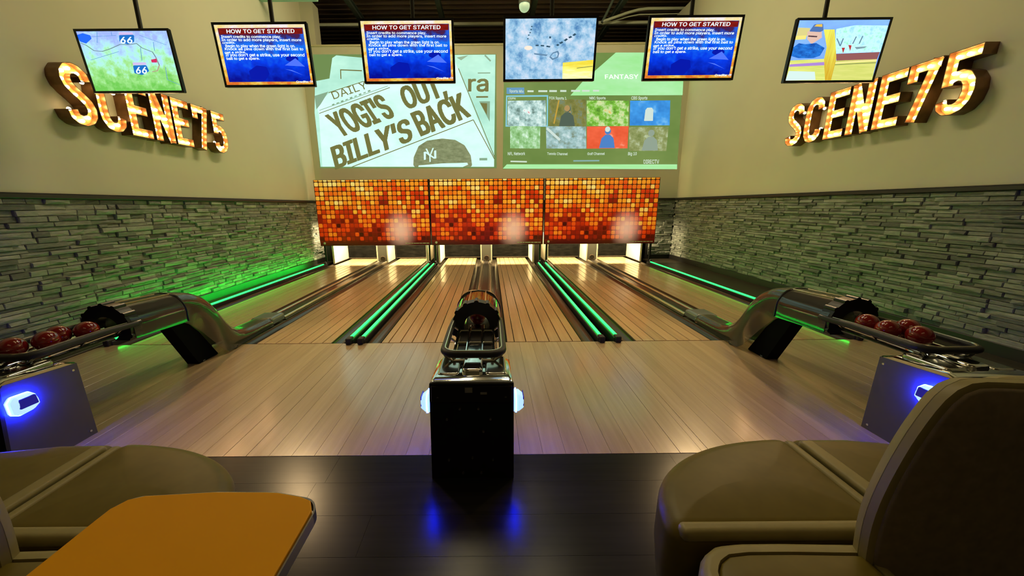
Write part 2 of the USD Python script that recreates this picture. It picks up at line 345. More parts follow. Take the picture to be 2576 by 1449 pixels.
def flat(pts, plane, d=.001, w0=0.0):
    """A flat printed or lit shape with a hair of thickness on a plane; returns mesh and its st coordinates."""
    m = extrude(Polygon(pts) if not hasattr(pts, 'geom_type') else pts, d).to_mesh(); v, f = np.array(m.vert_properties[:, :3]), np.array(m.tri_verts)
    lo, hi = v[:, :2].min(0), v[:, :2].max(0); uv = (v[:, :2] - lo) / np.maximum(hi - lo, 1e-6); v[:, 2] += w0
    w, f = to_plane((v, f), *plane); return (w, f), uv
def stroke(pts, w): return LineString(pts).buffer(w / 2, cap_style=2)

# ================================================================== the setting
WL, WR, YB, ZT = -3.87, 4.20, 8.20, 5.35
plaster = noisy('plaster', (.58, .555, .40), (.62, .595, .43), .75, (1.2, 1.2, 1.2), 5, .06, dist=.02)
blackwood = noisy('blackwood', (.012, .011, .010), (.022, .019, .016), .45, (6, 2, 6), 4)
stones = [noisy('ledge_stone_%d' % i, a, b, .8, (18, 18, 60), 5, .5, vary=.2, dist=.006) for i, (a, b) in enumerate([((.14, .145, .12), (.27, .275, .225)), ((.20, .205, .17), (.34, .345, .285)), ((.10, .103, .088), (.20, .202, .17))])]
def stone_mesh(u0, u1, z0, z1, d, place):
    """A split-face stone strip: a box whose face is a slightly skewed, bevelled slab. place(u, z, depth) gives the world point."""
    e = .004; j = lambda: rng.uniform(-.006, .006)
    v = [place(u, z, 0) for u, z in ((u0, z0), (u1, z0), (u1, z1), (u0, z1))]
    v += [place(u, z, d * .8) for u, z in ((u0, z0), (u1, z0), (u1, z1), (u0, z1))]
    v += [place(u, z, d + j()) for u, z in ((u0 + e, z0 + e), (u1 - e, z0 + e), (u1 - e, z1 - e), (u0 + e, z1 - e))]
    um = rng.uniform(.35, .65) * (u1 - u0) + u0; v.append(place(um, (z0 + z1) / 2, d + .004 + j()))
    f = [(0, 3, 2), (0, 2, 1)]
    for r in (0, 4):
        for i in range(4):
            k = (i + 1) % 4; f += [(r + i, r + k, r + 4 + k), (r + i, r + 4 + k, r + 4 + i)]
    f += [(8 + i, 8 + (i + 1) % 4, 12) for i in range(4)]
    m = trimesh.Trimesh(np.array(v), np.array(f), process=False)
    if m.volume < 0: m.invert()
    return (np.array(m.vertices), np.array(m.faces))
def clad(parent, u_range, z_range, place, singles, near=None):
    """Courses of ledge stone; the pieces nearest to the viewer are parts, the rest one joined part."""
    pieces = []; z = z_range[0]; row = 0
    while z < z_range[1] - .02:
        h = min(rng.choice((.030, .036, .042, .050)), z_range[1] - z); u = u_range[0] - rng.uniform(0, .2)
        if z_range[1] - z - h < .02: h = z_range[1] - z
        while u < u_range[1]:
            l = rng.choice((.08, .12, .15, .19, .24, .30)); a, b = max(u, u_range[0]), min(u + l, u_range[1])
            if b - a > .03: pieces.append((a, b, z, z + h, rng.choice((.018, .024, .03, .036, .046)), rng.choice((0, 0, 1, 1, 2))))
            u += l
        z += h; row += 1
    pieces.sort(key=lambda p: near(p) if near else 0)
    rest = {0: [], 1: [], 2: []}
    for i, (a, b, z0, z1, d, k) in enumerate(pieces):
        m = stone_mesh(a + .001, b - .001, z0 + .001, z1 - .001, d, place)
        if i < singles: part(parent, 'stone', m, stones[k])
        else: rest[k].append(m)
    for k, ms in rest.items():
        if ms: part(parent, 'stone_cladding', join(*ms), MATS['far_stone_%d' % k], kind='stuff')
for i, (a, b) in enumerate([((.14, .145, .12), (.27, .275, .225)), ((.20, .205, .17), (.34, .345, .285)), ((.10, .103, .088), (.20, .202, .17))]):
    noisy('far_stone_%d' % i, tuple(.75 * x for x in a), tuple(1.15 * x for x in b), .8, (4, 6, 22), 6, .5, dist=.006)

for side, X, s in (('left', WL, 1), ('right', WR, -1)):
    w = thing('wall_' + side, kind='structure', base=(X, 3, 0))
    part(w, 'plaster_panel', box(*sorted((X, X - s * .15)), -3, 9.1, 1.36, ZT), plaster)
    part(w, 'backing', box(*sorted((X - s * .01, X - s * .15)), -3, 8.2, 0, 1.36), MATS['blackwood'])
    clad(w, (1.7, 8.2), (.11, 1.335), lambda u, z, d, X=X, s=s: (X + s * (d - .01), u, z), 300, near=lambda p: p[0] + abs(p[2] - .9) * .25 if p[0] > 2.3 else p[0] + 6)
for n, X, s in ((1, WL, 1), (2, WR, -1)):
    t = thing('trim_%d' % n, kind='structure', base=(X, 3, 1.35)); part(t, 'rail', cbox(*sorted((X - s * .005, X + s * .052)), -3, 8.2, 1.336, 1.372, .006), blackwood)
    part(t, 'lip', cbox(*sorted((X, X + s * .03)), -3, 8.2, 1.370, 1.384, .004), blackwood)
for side, X, s in (('left', WL, 1), ('right', WR, -1)):
    t = thing('baseboard_' + side, kind='structure', base=(X, 3, 0)); part(t, 'board', cbox(*sorted((X - s * .005, X + s * .035)), -3, 8.2, -.02, .115, .006), blackwood)
wb = thing('wall_back', kind='structure', base=(0, YB, 0))
part(wb, 'plaster_panel', box(WL, WR, YB, YB + .15, 1.36, 4.48), plaster)
part(wb, 'cap', cbox(WL, WR, YB - .015, YB + .165, 4.45, 4.485, .004), pm('cap_paint', (.60, .55, .34), .6))
part(wb, 'header', box(-3.72, 3.66, YB, YB + .15, 1.15, 1.36), MATS['blackwood'])
part(wb, 'pier', box(WL, -3.60, YB + .16, 8.62, 4.30, 5.33), plaster)
part(wb, 'backing', box(3.66, WR, YB + .01, YB + .15, 0, 1.36), MATS['blackwood'])
part(wb, 'backing', box(WL, -3.72, YB + .01, YB + .15, 0, 1.36), MATS['blackwood'])
clad(wb, (3.66, WR - .03), (.11, 1.335), lambda u, z, d: (u, YB - d + .01, z), 0)
t = thing('trim_3', kind='structure', base=(3.9, YB, 1.35)); part(t, 'rail', cbox(3.62, WR - .05, YB - .05, YB + .005, 1.336, 1.384, .006), blackwood)
void = pm('void_paint', (.02, .018, .014), .8)
part(thing('wall_rear', kind='structure', base=(0, 12.6, 0)), 'panel', box(-9, 9, 12.6, 12.75, -.3, 6.6), void)
part(thing('wall_front', kind='structure', base=(0, -3, 0)), 'panel', box(WL - .15, WR + .15, -3.15, -3.0, -.3, 6.0), noisy('front_paint', (.18, .15, .09), (.2, .17, .1), .8))  # added wall out of view, put in to bounce light

# ceiling: corrugated deck with beams
ce = thing('ceiling', kind='structure', base=(0, 5, 6))
prof, yy = [], -3.2
while yy < 12.8:
    prof += [(yy, 6.08), (yy + .08, 6.08), (yy + .11, 6.0), (yy + .19, 6.0)]; yy += .22
part(ce, 'deck', sheet([[(x, y, z) for y, z in prof] for x in (-9.0, 9.0)]), pm('deck_metal', (.30, .22, .14), .5, .2))
steel = noisy('beam_steel', (.18, .24, .20), (.26, .33, .27), .4, (3, 3, 3), metal=.3)
for x in (-3.12, -1.13, 1.05, 3.05):
    part(ce, 'beam', join(cbox(x - .055, x + .055, 5.2, 12.5, 5.66, 5.675, .003), cbox(x - .055, x + .055, 5.2, 12.5, 5.78, 5.795, .003), box(x - .006, x + .006, 5.2, 12.5, 5.675, 5.78)), steel)
pale = pm('pale_green_metal', (.85, .90, .66), .45, .1)
part(ce, 'girt', cbox(-8, 8, 9.46, 9.54, 5.37, 5.43, .006), pale)
part(ce, 'girt', cbox(-8, 8, 10.9, 11.1, 5.05, 5.45, .01), void)
part(ce, 'conduit', tube([(2.60, 9.2, 5.30), (2.66, 9.2, 5.32), (3.15, 9.2, 5.47), (3.40, 9.2, 5.53), (3.60, 9.2, 5.55), (5.2, 9.2, 5.55)], .030, 8), pale)
part(ce, 'conduit', tube([(2.58, 9.2, 5.28), (2.72, 9.2, 5.55), (2.86, 9.2, 5.85), (2.9, 9.2, 6.0)], .028, 8), steel)
part(ce, 'conduit', tube([(2.62, 9.28, 5.28), (3.2, 9.28, 5.43), (3.45, 9.28, 5.47), (5.2, 9.28, 5.49)], .014, 8), pale)
part(ce, 'cross_beam', cbox(-4.6, -2.9, 6.9, 7.0, 4.66, 4.74, .006), pm('mint_beam', (.30, .50, .33), .5))

# floor
approach = [noisy('approach_wood_%d' % i, a, b, .24, (26, 1.3, 4), 5, .02, spec=.5, vary=.045, coat=.8, coat_rough=.16, dist=.002) for i, (a, b) in enumerate([((.36, .25, .135), (.50, .36, .21)), ((.40, .28, .15), (.53, .39, .23))])]
darkwood = noisy('dark_floor_wood', (.006, .0056, .0045), (.016, .015, .011), .24, (1.6, 34, 4), 5, .04, vary=.05, spec=.16, dist=.002)
joint = pm('joint', (.02, .014, .008), .8)
fl = thing('floor', kind='structure', base=(0, 2, 0))
part(fl, 'subfloor', box(-6, 6, -3, 12.6, -.36, -.30), joint)
part(fl, 'approach_bed', box(WL, WR, -3, 3.125, -.30, -.028), joint)
edges = [-3.63]
for c in PAIRS:
    e = [c - 1.18 + .0 + i * 2.36 / 20 for i in range(21)]; edges += [x for x in e if x > edges[-1] + .03]
edges.append(3.52); main_joints = [e for e in edges for c in PAIRS if min(abs(e - c + 1.18), abs(e - c), abs(e - c - 1.06)) < .01]
for i, (a, b) in enumerate(zip(edges, edges[1:])):
    part(fl, 'approach_board', plank(a + (.0015 if a in main_joints else .0004), b - .0004, 1.582, 3.118, -.028, 0, .0006), approach[i % 2])
for X0, X1 in ((WL, -3.635), (3.525, WR)):
    part(fl, 'side_board', plank(X0, X1, 1.582, 8.2, -.30, .012, .003), noisy('side_wood', (.03, .024, .015), (.06, .048, .03), .4, (20, 2, 4), 4))
y, r = 1.578, 0
while y > -2.9:
    x = WL - rng.uniform(0, 1.0)
    while x < WR:
        l = rng.uniform(1.3, 1.9); a, b = max(x, WL), min(x + l, WR)
        if b - a > .02: part(fl, 'dark_plank', plank(a + .0002, b - .0002, y - .1798, y - .0002, -.028, 0, .0003), darkwood)
        x += l
    y -= .18

# ================================================================== lanes
Y0, Y1 = 3.13, 8.62
lane_wood = [noisy('lane_wood_%d' % i, a, b, .25, (30, 1.0, 4), 5, .015, spec=.6, vary=.07, dist=.001, coat=.3) for i, (a, b) in enumerate([((.42, .27, .135), (.56, .38, .20)), ((.46, .30, .15), (.60, .41, .22))])]
gutter_m = noisy('gutter_plastic', (.035, .027, .018), (.06, .046, .03), .22, (8, 1, 8), 3)
SIDE = {0: 'left', 1: 'middle', 2: 'right'}
def make_lane(x0, label):
    """Seven boards between two gutters; x0 is the left edge of the boards, .705 m wide."""
    t = thing('bowling_lane', label, 'bowling lane', (x0, Y0, 0), 'bowling lanes')
    part(t, 'lane_bed', box(x0 - .128, x0 + .833, Y0 - .005, Y1, -.16, -.045), joint)
    part(t, 'filler', box(x0, x0 + .705, Y0, Y1, -.045, -.018), joint)
    cuts = [0, .070, .180, .290, .400, .510, .620, .705]
    for i, (a, b) in enumerate(zip(cuts, cuts[1:])):
        part(t, 'lane_board', plank(x0 + a + .0035, x0 + b - .0035, Y0, Y1, -.018, 0, .002), lane_wood[i % 2])
    for g0 in (x0 - .126, x0 + .707):
        xs = np.linspace(0, math.pi, 11); w = .0605
        prof = [(g0 + w - (w - .002) * math.cos(a), -.004 - .040 * math.sin(a)) for a in xs]
        part(t, 'gutter', shell([[(x, yv, z) for x, z in prof] for yv in (Y0 + .002, Y1)], [[(x, yv, z - .006) for x, z in prof] for yv in (Y0 + .002, Y1)]), gutter_m, smooth=50)
    return t
lab = lambda i, s: '%s bowling lane of the %s pair, %s' % ('left-hand' if s else 'right-hand', SIDE[i], ('at the far left wall', 'just right of the left ball track')[1 - s] if i == 0 else ('left of the middle ball return', 'right of the middle ball return')[1 - s] if i == 1 else ('just left of the right ball track', 'at the far right wall')[1 - s])
lane0 = None
for i, c in enumerate(PAIRS):
    for s, x0 in ((1, c - .945), (0, c + .24)):
        if lane0 is None: lane0 = make_lane(x0, lab(i, s))
        else: dup(lane0, (x0, Y0, 0), lab(i, s), 'bowling lanes')
# glowing divider strips on black curbs
glow = pm('green_glow', (.0, .05, .02), .3, emit=8.0, ecol=(.007, 1.0, .052))
rubber = pm('black_rubber', (.010, .010, .010), .55)
def make_strip(x, label):
    t = thing('light_strip', label, 'light strip', (x, Y0, 0), 'glowing green lane strips')
    part(t, 'curb', cbox(x - .034, x + .034, Y0 - .02, 7.62, -.045, .040, .006), rubber)
    part(t, 'light_tube', tube([(x, Y0 + .03, .046), (x, 7.50, .046)], .0135, 10), glow, 'bright green light tube')
    part(t, 'end_cap', cbox(x - .026, x + .026, Y0 - .05, Y0 + .03, 0.0, .058, .006), rubber)
    return t
names = [('along the left stone wall', c_) for c_ in (0,)]
strips = [(PAIRS[0] - 1.125, 'along the foot of the left stone wall'), (PAIRS[0] + 1.125, 'left one between left and middle lanes'), (PAIRS[1] - 1.125, 'right one between left and middle lanes'),
          (PAIRS[1] + 1.125, 'left one between middle and right lanes'), (PAIRS[2] - 1.125, 'right one between middle and right lanes'), (PAIRS[2] + 1.125, 'by the right stone wall')]
s0 = None
for x, where in strips:
    l = 'glowing green light strip on a black curb, ' + where
    if s0 is None: wall_strip = make_strip(x, l); part(wall_strip, 'wall_washer', cbox(x - .040, x - .0345, 3.6, 7.5, .012, .034, .001), pm('added_wash_green', (0, .05, .02), .3, emit=60.0, ecol=(.001, 1.0, .05)), 'added hidden green light line facing the wall'); s0 = 0  # hidden emitter on the curb, added to wash the left wall green
    elif s0 == 0: s0 = make_strip(x, l)
    else: dup(s0, (x, Y0, 0), l, 'glowing green lane strips')
# ball tracks between the two lanes of each pair
track_m = noisy('track_brown', (.05, .036, .022), (.08, .06, .036), .3, (10, 1, 8), 3)
rail_m = pm('track_rail_metal', (.62, .56, .42), .22, .85)
def make_track(c, label):
    t = thing('ball_track', label, 'ball track', (c, Y0, 0), 'ball tracks between lanes')
    part(t, 'track_base', cbox(c - .112, c + .112, 3.86, 8.0, -.16, .012, .004), track_m); part(t, 'under_box', cbox(c - .112, c + .112, Y0, 3.855, -.16, -.005, .004), track_m)
    for s in (-1, 1):
        part(t, 'rail', tube([(c + s * .083, 3.87, .022), (c + s * .083, 7.98, .022)], .017, 10), rail_m, smooth=40)
    part(t, 'track_channel', cbox(c - .045, c + .045, 3.9, 7.98, .008, .020, .003), pm('dark_channel', (.02, .016, .012), .25))
    return t
t0 = make_track(PAIRS[0], 'brown ball track with two metal rails, between the lanes of the left pair')
dup(t0, (PAIRS[1], Y0, 0), 'brown ball track with two metal rails, between the middle lanes behind the black ball return', 'ball tracks between lanes')
dup(t0, (PAIRS[2], Y0, 0), 'brown ball track with two metal rails, between the lanes of the right pair', 'ball tracks between lanes')

# ================================================================== pin end
cream = noisy('cream_board', (.66, .60, .44), (.72, .66, .50), .5, (2, 2, 2), 3)
outline = pm('box_outline', (.75, .72, .6), .4)
k0 = None
for i, c in enumerate(PAIRS):
    for s in (-1, 1):
        X = c + s * 1.045; l = 'cream upright side board of the pin deck, %s end under the %s masking panel' % ('left' if s < 0 else 'right', SIDE[i])
        if k0 is None:
            k0 = thing('pin_deck_side_board', l, 'side board', (X, 7.85, 0), 'pin deck side boards')
            part(k0, 'board', cbox(X - .022, X + .022, 7.85, 8.66, .003, .62, .004), cream); part(k0, 'foot_rail', cbox(X - .03, X + .03, 7.86, 8.64, .003, .018, .003), track_m)
        else: dup(k0, (X, 7.85, 0), l, 'pin deck side boards')
b0 = None
for i, c in enumerate(PAIRS):
    l = 'pale grey box with a round dark ball door, under the %s masking panel' % SIDE[i]
    if b0 is None:
        b0 = thing('ball_lift_box', l, 'ball lift box', (c, 8.02, 0), 'ball lift boxes')
        part(b0, 'housing', cbox(c - .12, c + .12, 8.02, 8.64, .0, .62, .005), pm('lift_grey', (.16, .15, .12), .45))
        for s in (-1, 1): part(b0, 'edge_trim', cbox(c + s * .118 - .012, c + s * .118 + .012, 8.0, 8.6, .0, .62, .003), cream)
        part(b0, 'ball_door', cyl((c + .005, 8.005, .085), (c + .005, 8.03, .085), .050, 20), pm('door_black', (.03, .018, .01), .4))
        part(b0, 'ball_door_ring', tube([(c + .005 + .055 * math.cos(a), 8.012, .085 + .055 * math.sin(a)) for a in np.linspace(0, 2 * math.pi, 24, endpoint=False)], .008, 6, closed=True), pm('door_ring', (.12, .07, .03), .4))
    else: dup(b0, (c, 8.02, 0), l, 'ball lift boxes')
curtain_m = noisy('pit_curtain', (.0025, .0024, .0019), (.011, .0106, .0085), .8, (5, 5, 26), 4, .2, spec=.03)
q0 = None
for i, c in enumerate(PAIRS):
    for s in (-1, 1):
        X = c + s * .585; l = 'dark grey streaked pit curtain, %s one under the %s masking panel' % ('left' if s < 0 else 'right', SIDE[i])
        if q0 is None:
            q0 = thing('pit_curtain', l, 'curtain', (X, 8.63, 0), 'pit curtains')
            g = [[(X - .43 + .86 * k / 24, 8.63 + .012 * math.sin(k * .9), z) for k in range(25)] for z in np.linspace(.005, .64, 8)]
            part(q0, 'cloth', shell(g, [[(x, yv + .008, z) for x, yv, z in r] for r in g]), curtain_m, smooth=60); part(q0, 'hem', cbox(X - .43, X + .43, 8.612, 8.628, .012, .03, .003), track_m)
        else: dup(q0, (X, 8.63, 0), l, 'pit curtains')
lint = noisy('pit_wall', (.05, .045, .035), (.07, .06, .045), .8)
tk = thing('pin_machine_casing', 'dark casing of the pin machines behind the masking panels', 'machine casing', (0, 8.75, 0))
part(tk, 'back_panel', box(-3.72, 3.66, 8.72, 8.78, -.16, 1.15), lint); part(tk, 'top_panel', box(-3.70, 3.64, 8.36, 8.72, 1.10, 1.15), lint)

# masking panels with the dotted print
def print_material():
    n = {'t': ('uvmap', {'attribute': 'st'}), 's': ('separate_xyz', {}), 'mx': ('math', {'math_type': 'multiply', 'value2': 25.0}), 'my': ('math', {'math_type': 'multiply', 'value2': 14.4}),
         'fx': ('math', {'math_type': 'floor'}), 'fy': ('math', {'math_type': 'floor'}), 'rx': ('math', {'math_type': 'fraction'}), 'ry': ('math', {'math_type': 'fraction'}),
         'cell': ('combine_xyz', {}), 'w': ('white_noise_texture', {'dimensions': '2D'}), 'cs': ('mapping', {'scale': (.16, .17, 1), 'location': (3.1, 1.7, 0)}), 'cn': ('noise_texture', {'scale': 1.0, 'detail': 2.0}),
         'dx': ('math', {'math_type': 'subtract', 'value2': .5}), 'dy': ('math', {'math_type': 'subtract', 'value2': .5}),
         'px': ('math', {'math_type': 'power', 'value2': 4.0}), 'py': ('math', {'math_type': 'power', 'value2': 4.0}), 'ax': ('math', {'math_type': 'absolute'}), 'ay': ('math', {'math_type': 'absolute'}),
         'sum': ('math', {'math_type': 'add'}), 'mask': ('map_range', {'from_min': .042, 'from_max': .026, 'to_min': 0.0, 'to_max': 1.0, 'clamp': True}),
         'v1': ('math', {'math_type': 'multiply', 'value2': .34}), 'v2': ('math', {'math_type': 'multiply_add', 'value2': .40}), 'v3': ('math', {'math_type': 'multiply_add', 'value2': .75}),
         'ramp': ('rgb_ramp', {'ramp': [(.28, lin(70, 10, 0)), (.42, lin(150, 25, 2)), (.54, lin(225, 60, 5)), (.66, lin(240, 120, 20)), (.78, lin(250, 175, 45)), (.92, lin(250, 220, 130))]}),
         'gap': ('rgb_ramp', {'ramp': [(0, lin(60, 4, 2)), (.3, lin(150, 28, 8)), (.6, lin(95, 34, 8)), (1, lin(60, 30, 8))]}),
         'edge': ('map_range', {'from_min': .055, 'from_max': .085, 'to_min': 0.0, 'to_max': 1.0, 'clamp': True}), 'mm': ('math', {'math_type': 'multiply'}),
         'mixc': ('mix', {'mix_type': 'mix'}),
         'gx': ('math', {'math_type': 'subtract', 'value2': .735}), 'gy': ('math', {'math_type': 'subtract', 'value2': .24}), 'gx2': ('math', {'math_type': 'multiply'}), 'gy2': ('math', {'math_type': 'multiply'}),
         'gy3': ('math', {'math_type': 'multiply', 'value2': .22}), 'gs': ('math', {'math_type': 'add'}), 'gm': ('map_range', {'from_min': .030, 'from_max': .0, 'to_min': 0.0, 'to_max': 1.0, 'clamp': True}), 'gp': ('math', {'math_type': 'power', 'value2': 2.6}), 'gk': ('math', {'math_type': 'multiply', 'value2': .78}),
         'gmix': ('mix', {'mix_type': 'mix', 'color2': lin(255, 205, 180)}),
         'p': ('principled_bsdf', {'roughness': .35, 'emission_strength': .55})}  # emission added so the print looks brighter; the panel is no lamp
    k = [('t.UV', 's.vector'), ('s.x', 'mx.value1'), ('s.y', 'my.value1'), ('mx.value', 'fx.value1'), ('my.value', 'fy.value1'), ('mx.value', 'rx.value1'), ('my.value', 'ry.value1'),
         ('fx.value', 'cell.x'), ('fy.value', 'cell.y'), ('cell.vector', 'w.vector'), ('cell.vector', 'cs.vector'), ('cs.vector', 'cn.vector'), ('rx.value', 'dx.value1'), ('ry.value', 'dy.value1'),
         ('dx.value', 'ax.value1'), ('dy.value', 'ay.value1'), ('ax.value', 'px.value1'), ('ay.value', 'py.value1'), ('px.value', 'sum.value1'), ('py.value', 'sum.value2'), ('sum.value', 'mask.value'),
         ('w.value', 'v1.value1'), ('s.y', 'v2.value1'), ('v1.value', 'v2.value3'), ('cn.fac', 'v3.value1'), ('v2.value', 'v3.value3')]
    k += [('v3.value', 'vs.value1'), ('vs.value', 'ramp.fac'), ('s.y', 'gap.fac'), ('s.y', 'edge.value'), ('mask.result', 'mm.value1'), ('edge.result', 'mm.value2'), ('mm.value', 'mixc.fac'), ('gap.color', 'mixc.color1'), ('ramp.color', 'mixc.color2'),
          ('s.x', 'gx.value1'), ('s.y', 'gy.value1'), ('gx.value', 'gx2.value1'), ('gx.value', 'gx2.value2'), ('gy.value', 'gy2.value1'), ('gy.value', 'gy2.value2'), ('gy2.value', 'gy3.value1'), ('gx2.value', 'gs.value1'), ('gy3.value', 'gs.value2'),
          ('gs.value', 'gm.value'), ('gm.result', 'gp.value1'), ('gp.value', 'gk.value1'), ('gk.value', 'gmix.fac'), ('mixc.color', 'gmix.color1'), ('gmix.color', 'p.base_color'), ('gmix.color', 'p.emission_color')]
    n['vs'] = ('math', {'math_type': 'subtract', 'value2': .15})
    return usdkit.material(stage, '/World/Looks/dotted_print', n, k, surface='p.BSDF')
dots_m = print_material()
blackmetal = pm('black_metal', (.012, .011, .010), .35, .4)
chrome = pm('chrome', (.72, .72, .70), .10, 1.0)
def make_mask(x0, label):
    x1 = x0 + 2.418; yp = 7.75; t = thing('masking_panel', label, 'masking panel', (x0, yp, 0), 'dotted masking panels')
    part(t, 'board', cbox(x0, x1, yp + .006, yp + .05, .415, 1.80, .004), blackmetal)
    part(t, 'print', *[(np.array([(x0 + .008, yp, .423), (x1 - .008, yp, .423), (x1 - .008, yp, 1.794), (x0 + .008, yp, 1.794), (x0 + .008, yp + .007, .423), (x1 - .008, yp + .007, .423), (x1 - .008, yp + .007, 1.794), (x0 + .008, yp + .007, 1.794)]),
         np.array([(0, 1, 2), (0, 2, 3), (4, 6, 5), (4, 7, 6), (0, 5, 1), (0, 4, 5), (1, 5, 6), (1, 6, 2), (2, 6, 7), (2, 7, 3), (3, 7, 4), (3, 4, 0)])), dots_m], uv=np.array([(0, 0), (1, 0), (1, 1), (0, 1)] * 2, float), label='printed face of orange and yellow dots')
    for X in (x0 + .07, x1 - .05):
        part(t, 'leg', join(cbox(X - .018, X + .018, yp + .05, yp + .085, .012, 1.2, .003), cbox(X - .03, X + .03, yp - .02, yp + .10, .0, .016, .003)), blackmetal)
        part(t, 'caster', cyl((X - .014, yp + .0, .035), (X + .014, yp + .0, .035), .034, 14), rubber)
    part(t, 'side_post', tube([(x1 + .007, yp + .03, .42), (x1 + .007, yp + .03, 1.80)], .006, 8), chrome)
    part(t, 'emblem', cyl((x0 + .10, yp - .002, .475), (x0 + .10, yp + .004, .475), .026, 18), pm('emblem_white', (.7, .66, .55), .4))
    u = x1 - .56
    part(t, 'caption_line', join(*[box(u + a, u + b, yp - .0015, yp + .002, .452, .470) for a, b in ((0, .05), (.06, .12), (.13, .17), (.18, .30), (.31, .37), (.38, .45), (.46, .52))]), pm('caption_pale', (.62, .54, .38), .5))
    return t
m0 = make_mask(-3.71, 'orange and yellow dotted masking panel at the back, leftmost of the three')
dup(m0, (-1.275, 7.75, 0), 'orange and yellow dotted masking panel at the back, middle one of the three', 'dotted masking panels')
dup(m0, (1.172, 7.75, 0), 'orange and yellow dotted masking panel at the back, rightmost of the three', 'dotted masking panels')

# ================================================================== projected pictures on the back wall
PY = YB - .0
pl_plane = ((0, PY, 0), (1, 0, 0), (0, 0, 1), (0, -1, 0))
def fl_(parent, name, pts, mat, w0, label=None, plane=pl_plane, d=.0012):
    (m, uv) = flat(pts, plane, d, w0); return part(parent, name, m, mat, label, uv=uv)
def tx_(parent, text, key, mat, w0, plane=pl_plane, bold=False, label=None, heavy=0.0):
    o, ex, ey, en = plane; o = tuple(np.array(o) + np.array(en) * w0)
    return part(parent, 'lettering', text3(text, *key, (o, ex, ey, en), bold, heavy=heavy), mat, label)
P = PIC
paper = screen_noise('paper_light', [(0, (176, 222, 206)), (1, (206, 246, 232))], 3.0, (1, 1, 1), gain=1.35)
paper2 = screen_noise('paper_light_back', [(0, (150, 205, 185)), (1, (188, 235, 215))], 3.0, gain=1.25)
ink = screen('ink', (118, 118, 66), .95); faint = screen('faint_ink', (135, 170, 140), 1.0)
t = thing('projected_picture', 'projected newspaper page with a big headline on the back wall, left of the two projections', 'projection', (-1.8, PY, 3.2))
A_ = fl_(t, 'picture_area', [(-3.62, 4.31), (.155, 4.29), (.155, 2.05), (-3.74, 2.08)], screen('olive_field', (112, 142, 82), .95), .000)
fl_(A_, 'back_page', P['L_page_back'], paper2, .0015)
fl_(A_, 'front_page', P['L_main'], paper, .003)
W = .0045
for kx, wd in (('L_rule1', .012), ('L_rule1b', .010), ('L_rule2', .012), ('L_rule3', .016), ('L_rule4', .016), ('L_edge1', .014), ('L_edge2', .02)):
    fl_(A_, 'rule', stroke(P[kx], wd), ink if wd > .011 else faint, W)
for i in range(9):
    u = i / 9; a = np.array(P['L_wavy'][0]); b = np.array(P['L_wavy'][2]); q = a + (b - a) * u; fl_(A_, 'small_print', stroke([tuple(q), tuple(q + (b - a) * .06)], .018 if i % 2 else .03), faint, W)
tx_(A_, 'DAILY', P['L_DAILY'], ink, W)
tx_(A_, "YOGI'S", P['L_YOGIS'], ink, W, bold=True, heavy=.018); tx_(A_, 'OUT,', [P['L_OUT'][0], P['L_comma'][1], P['L_OUT'][2]], ink, W, bold=True, heavy=.018)
tx_(A_, "BILLY'S", P['L_BILLYS'], ink, W, bold=True, heavy=.018); tx_(A_, 'BACK', P['L_BACK'], ink, W, bold=True, heavy=.018)
tx_(A_, 'ra', [P['L_ra'][0], P['L_ra'][1], (-.433, 3.90)], ink, W, bold=True)
fl_(A_, 'rule', P['L_ra_under'], ink, W); fl_(A_, 'picture_block', P['L_box1'], faint, W); fl_(A_, 'picture_block', P['L_box2'], ink, W + .0012)
fl_(A_, 'small_print', stroke(P['L_smallT'], .02), faint, W); fl_(A_, 'picture_block', P['L_sideL'], faint, W); fl_(A_, 'picture_block', P['L_topmark'], faint, W); fl_(A_, 'rule', stroke(P['L_topmark2'], .03), faint, W)
fl_(A_, 'cap_picture', Polygon(P['L_cap']).buffer(-.05).buffer(.05, 6), screen_noise('cap_grey', [(0, (112, 122, 84)), (1, (150, 160, 118))], 9.0, gain=1.0), W)
fl_(A_, 'cap_brim', P['L_brim'], paper, W + .0015)
tx_(A_, 'N', [(-1.44, 2.235), (-1.165, 2.265), (-1.435, 2.40)], paper, W + .002)
a, b, cc = (np.array(q) for q in P['L_NY']); tx_(A_, 'Y', [(-1.395, 2.185), (-1.215, 2.20), (-1.39, 2.465)], paper, W + .0022)
fl_(A_, 'small_print', stroke([(-.22, 2.24), (-.05, 2.24)], .05), faint, W)

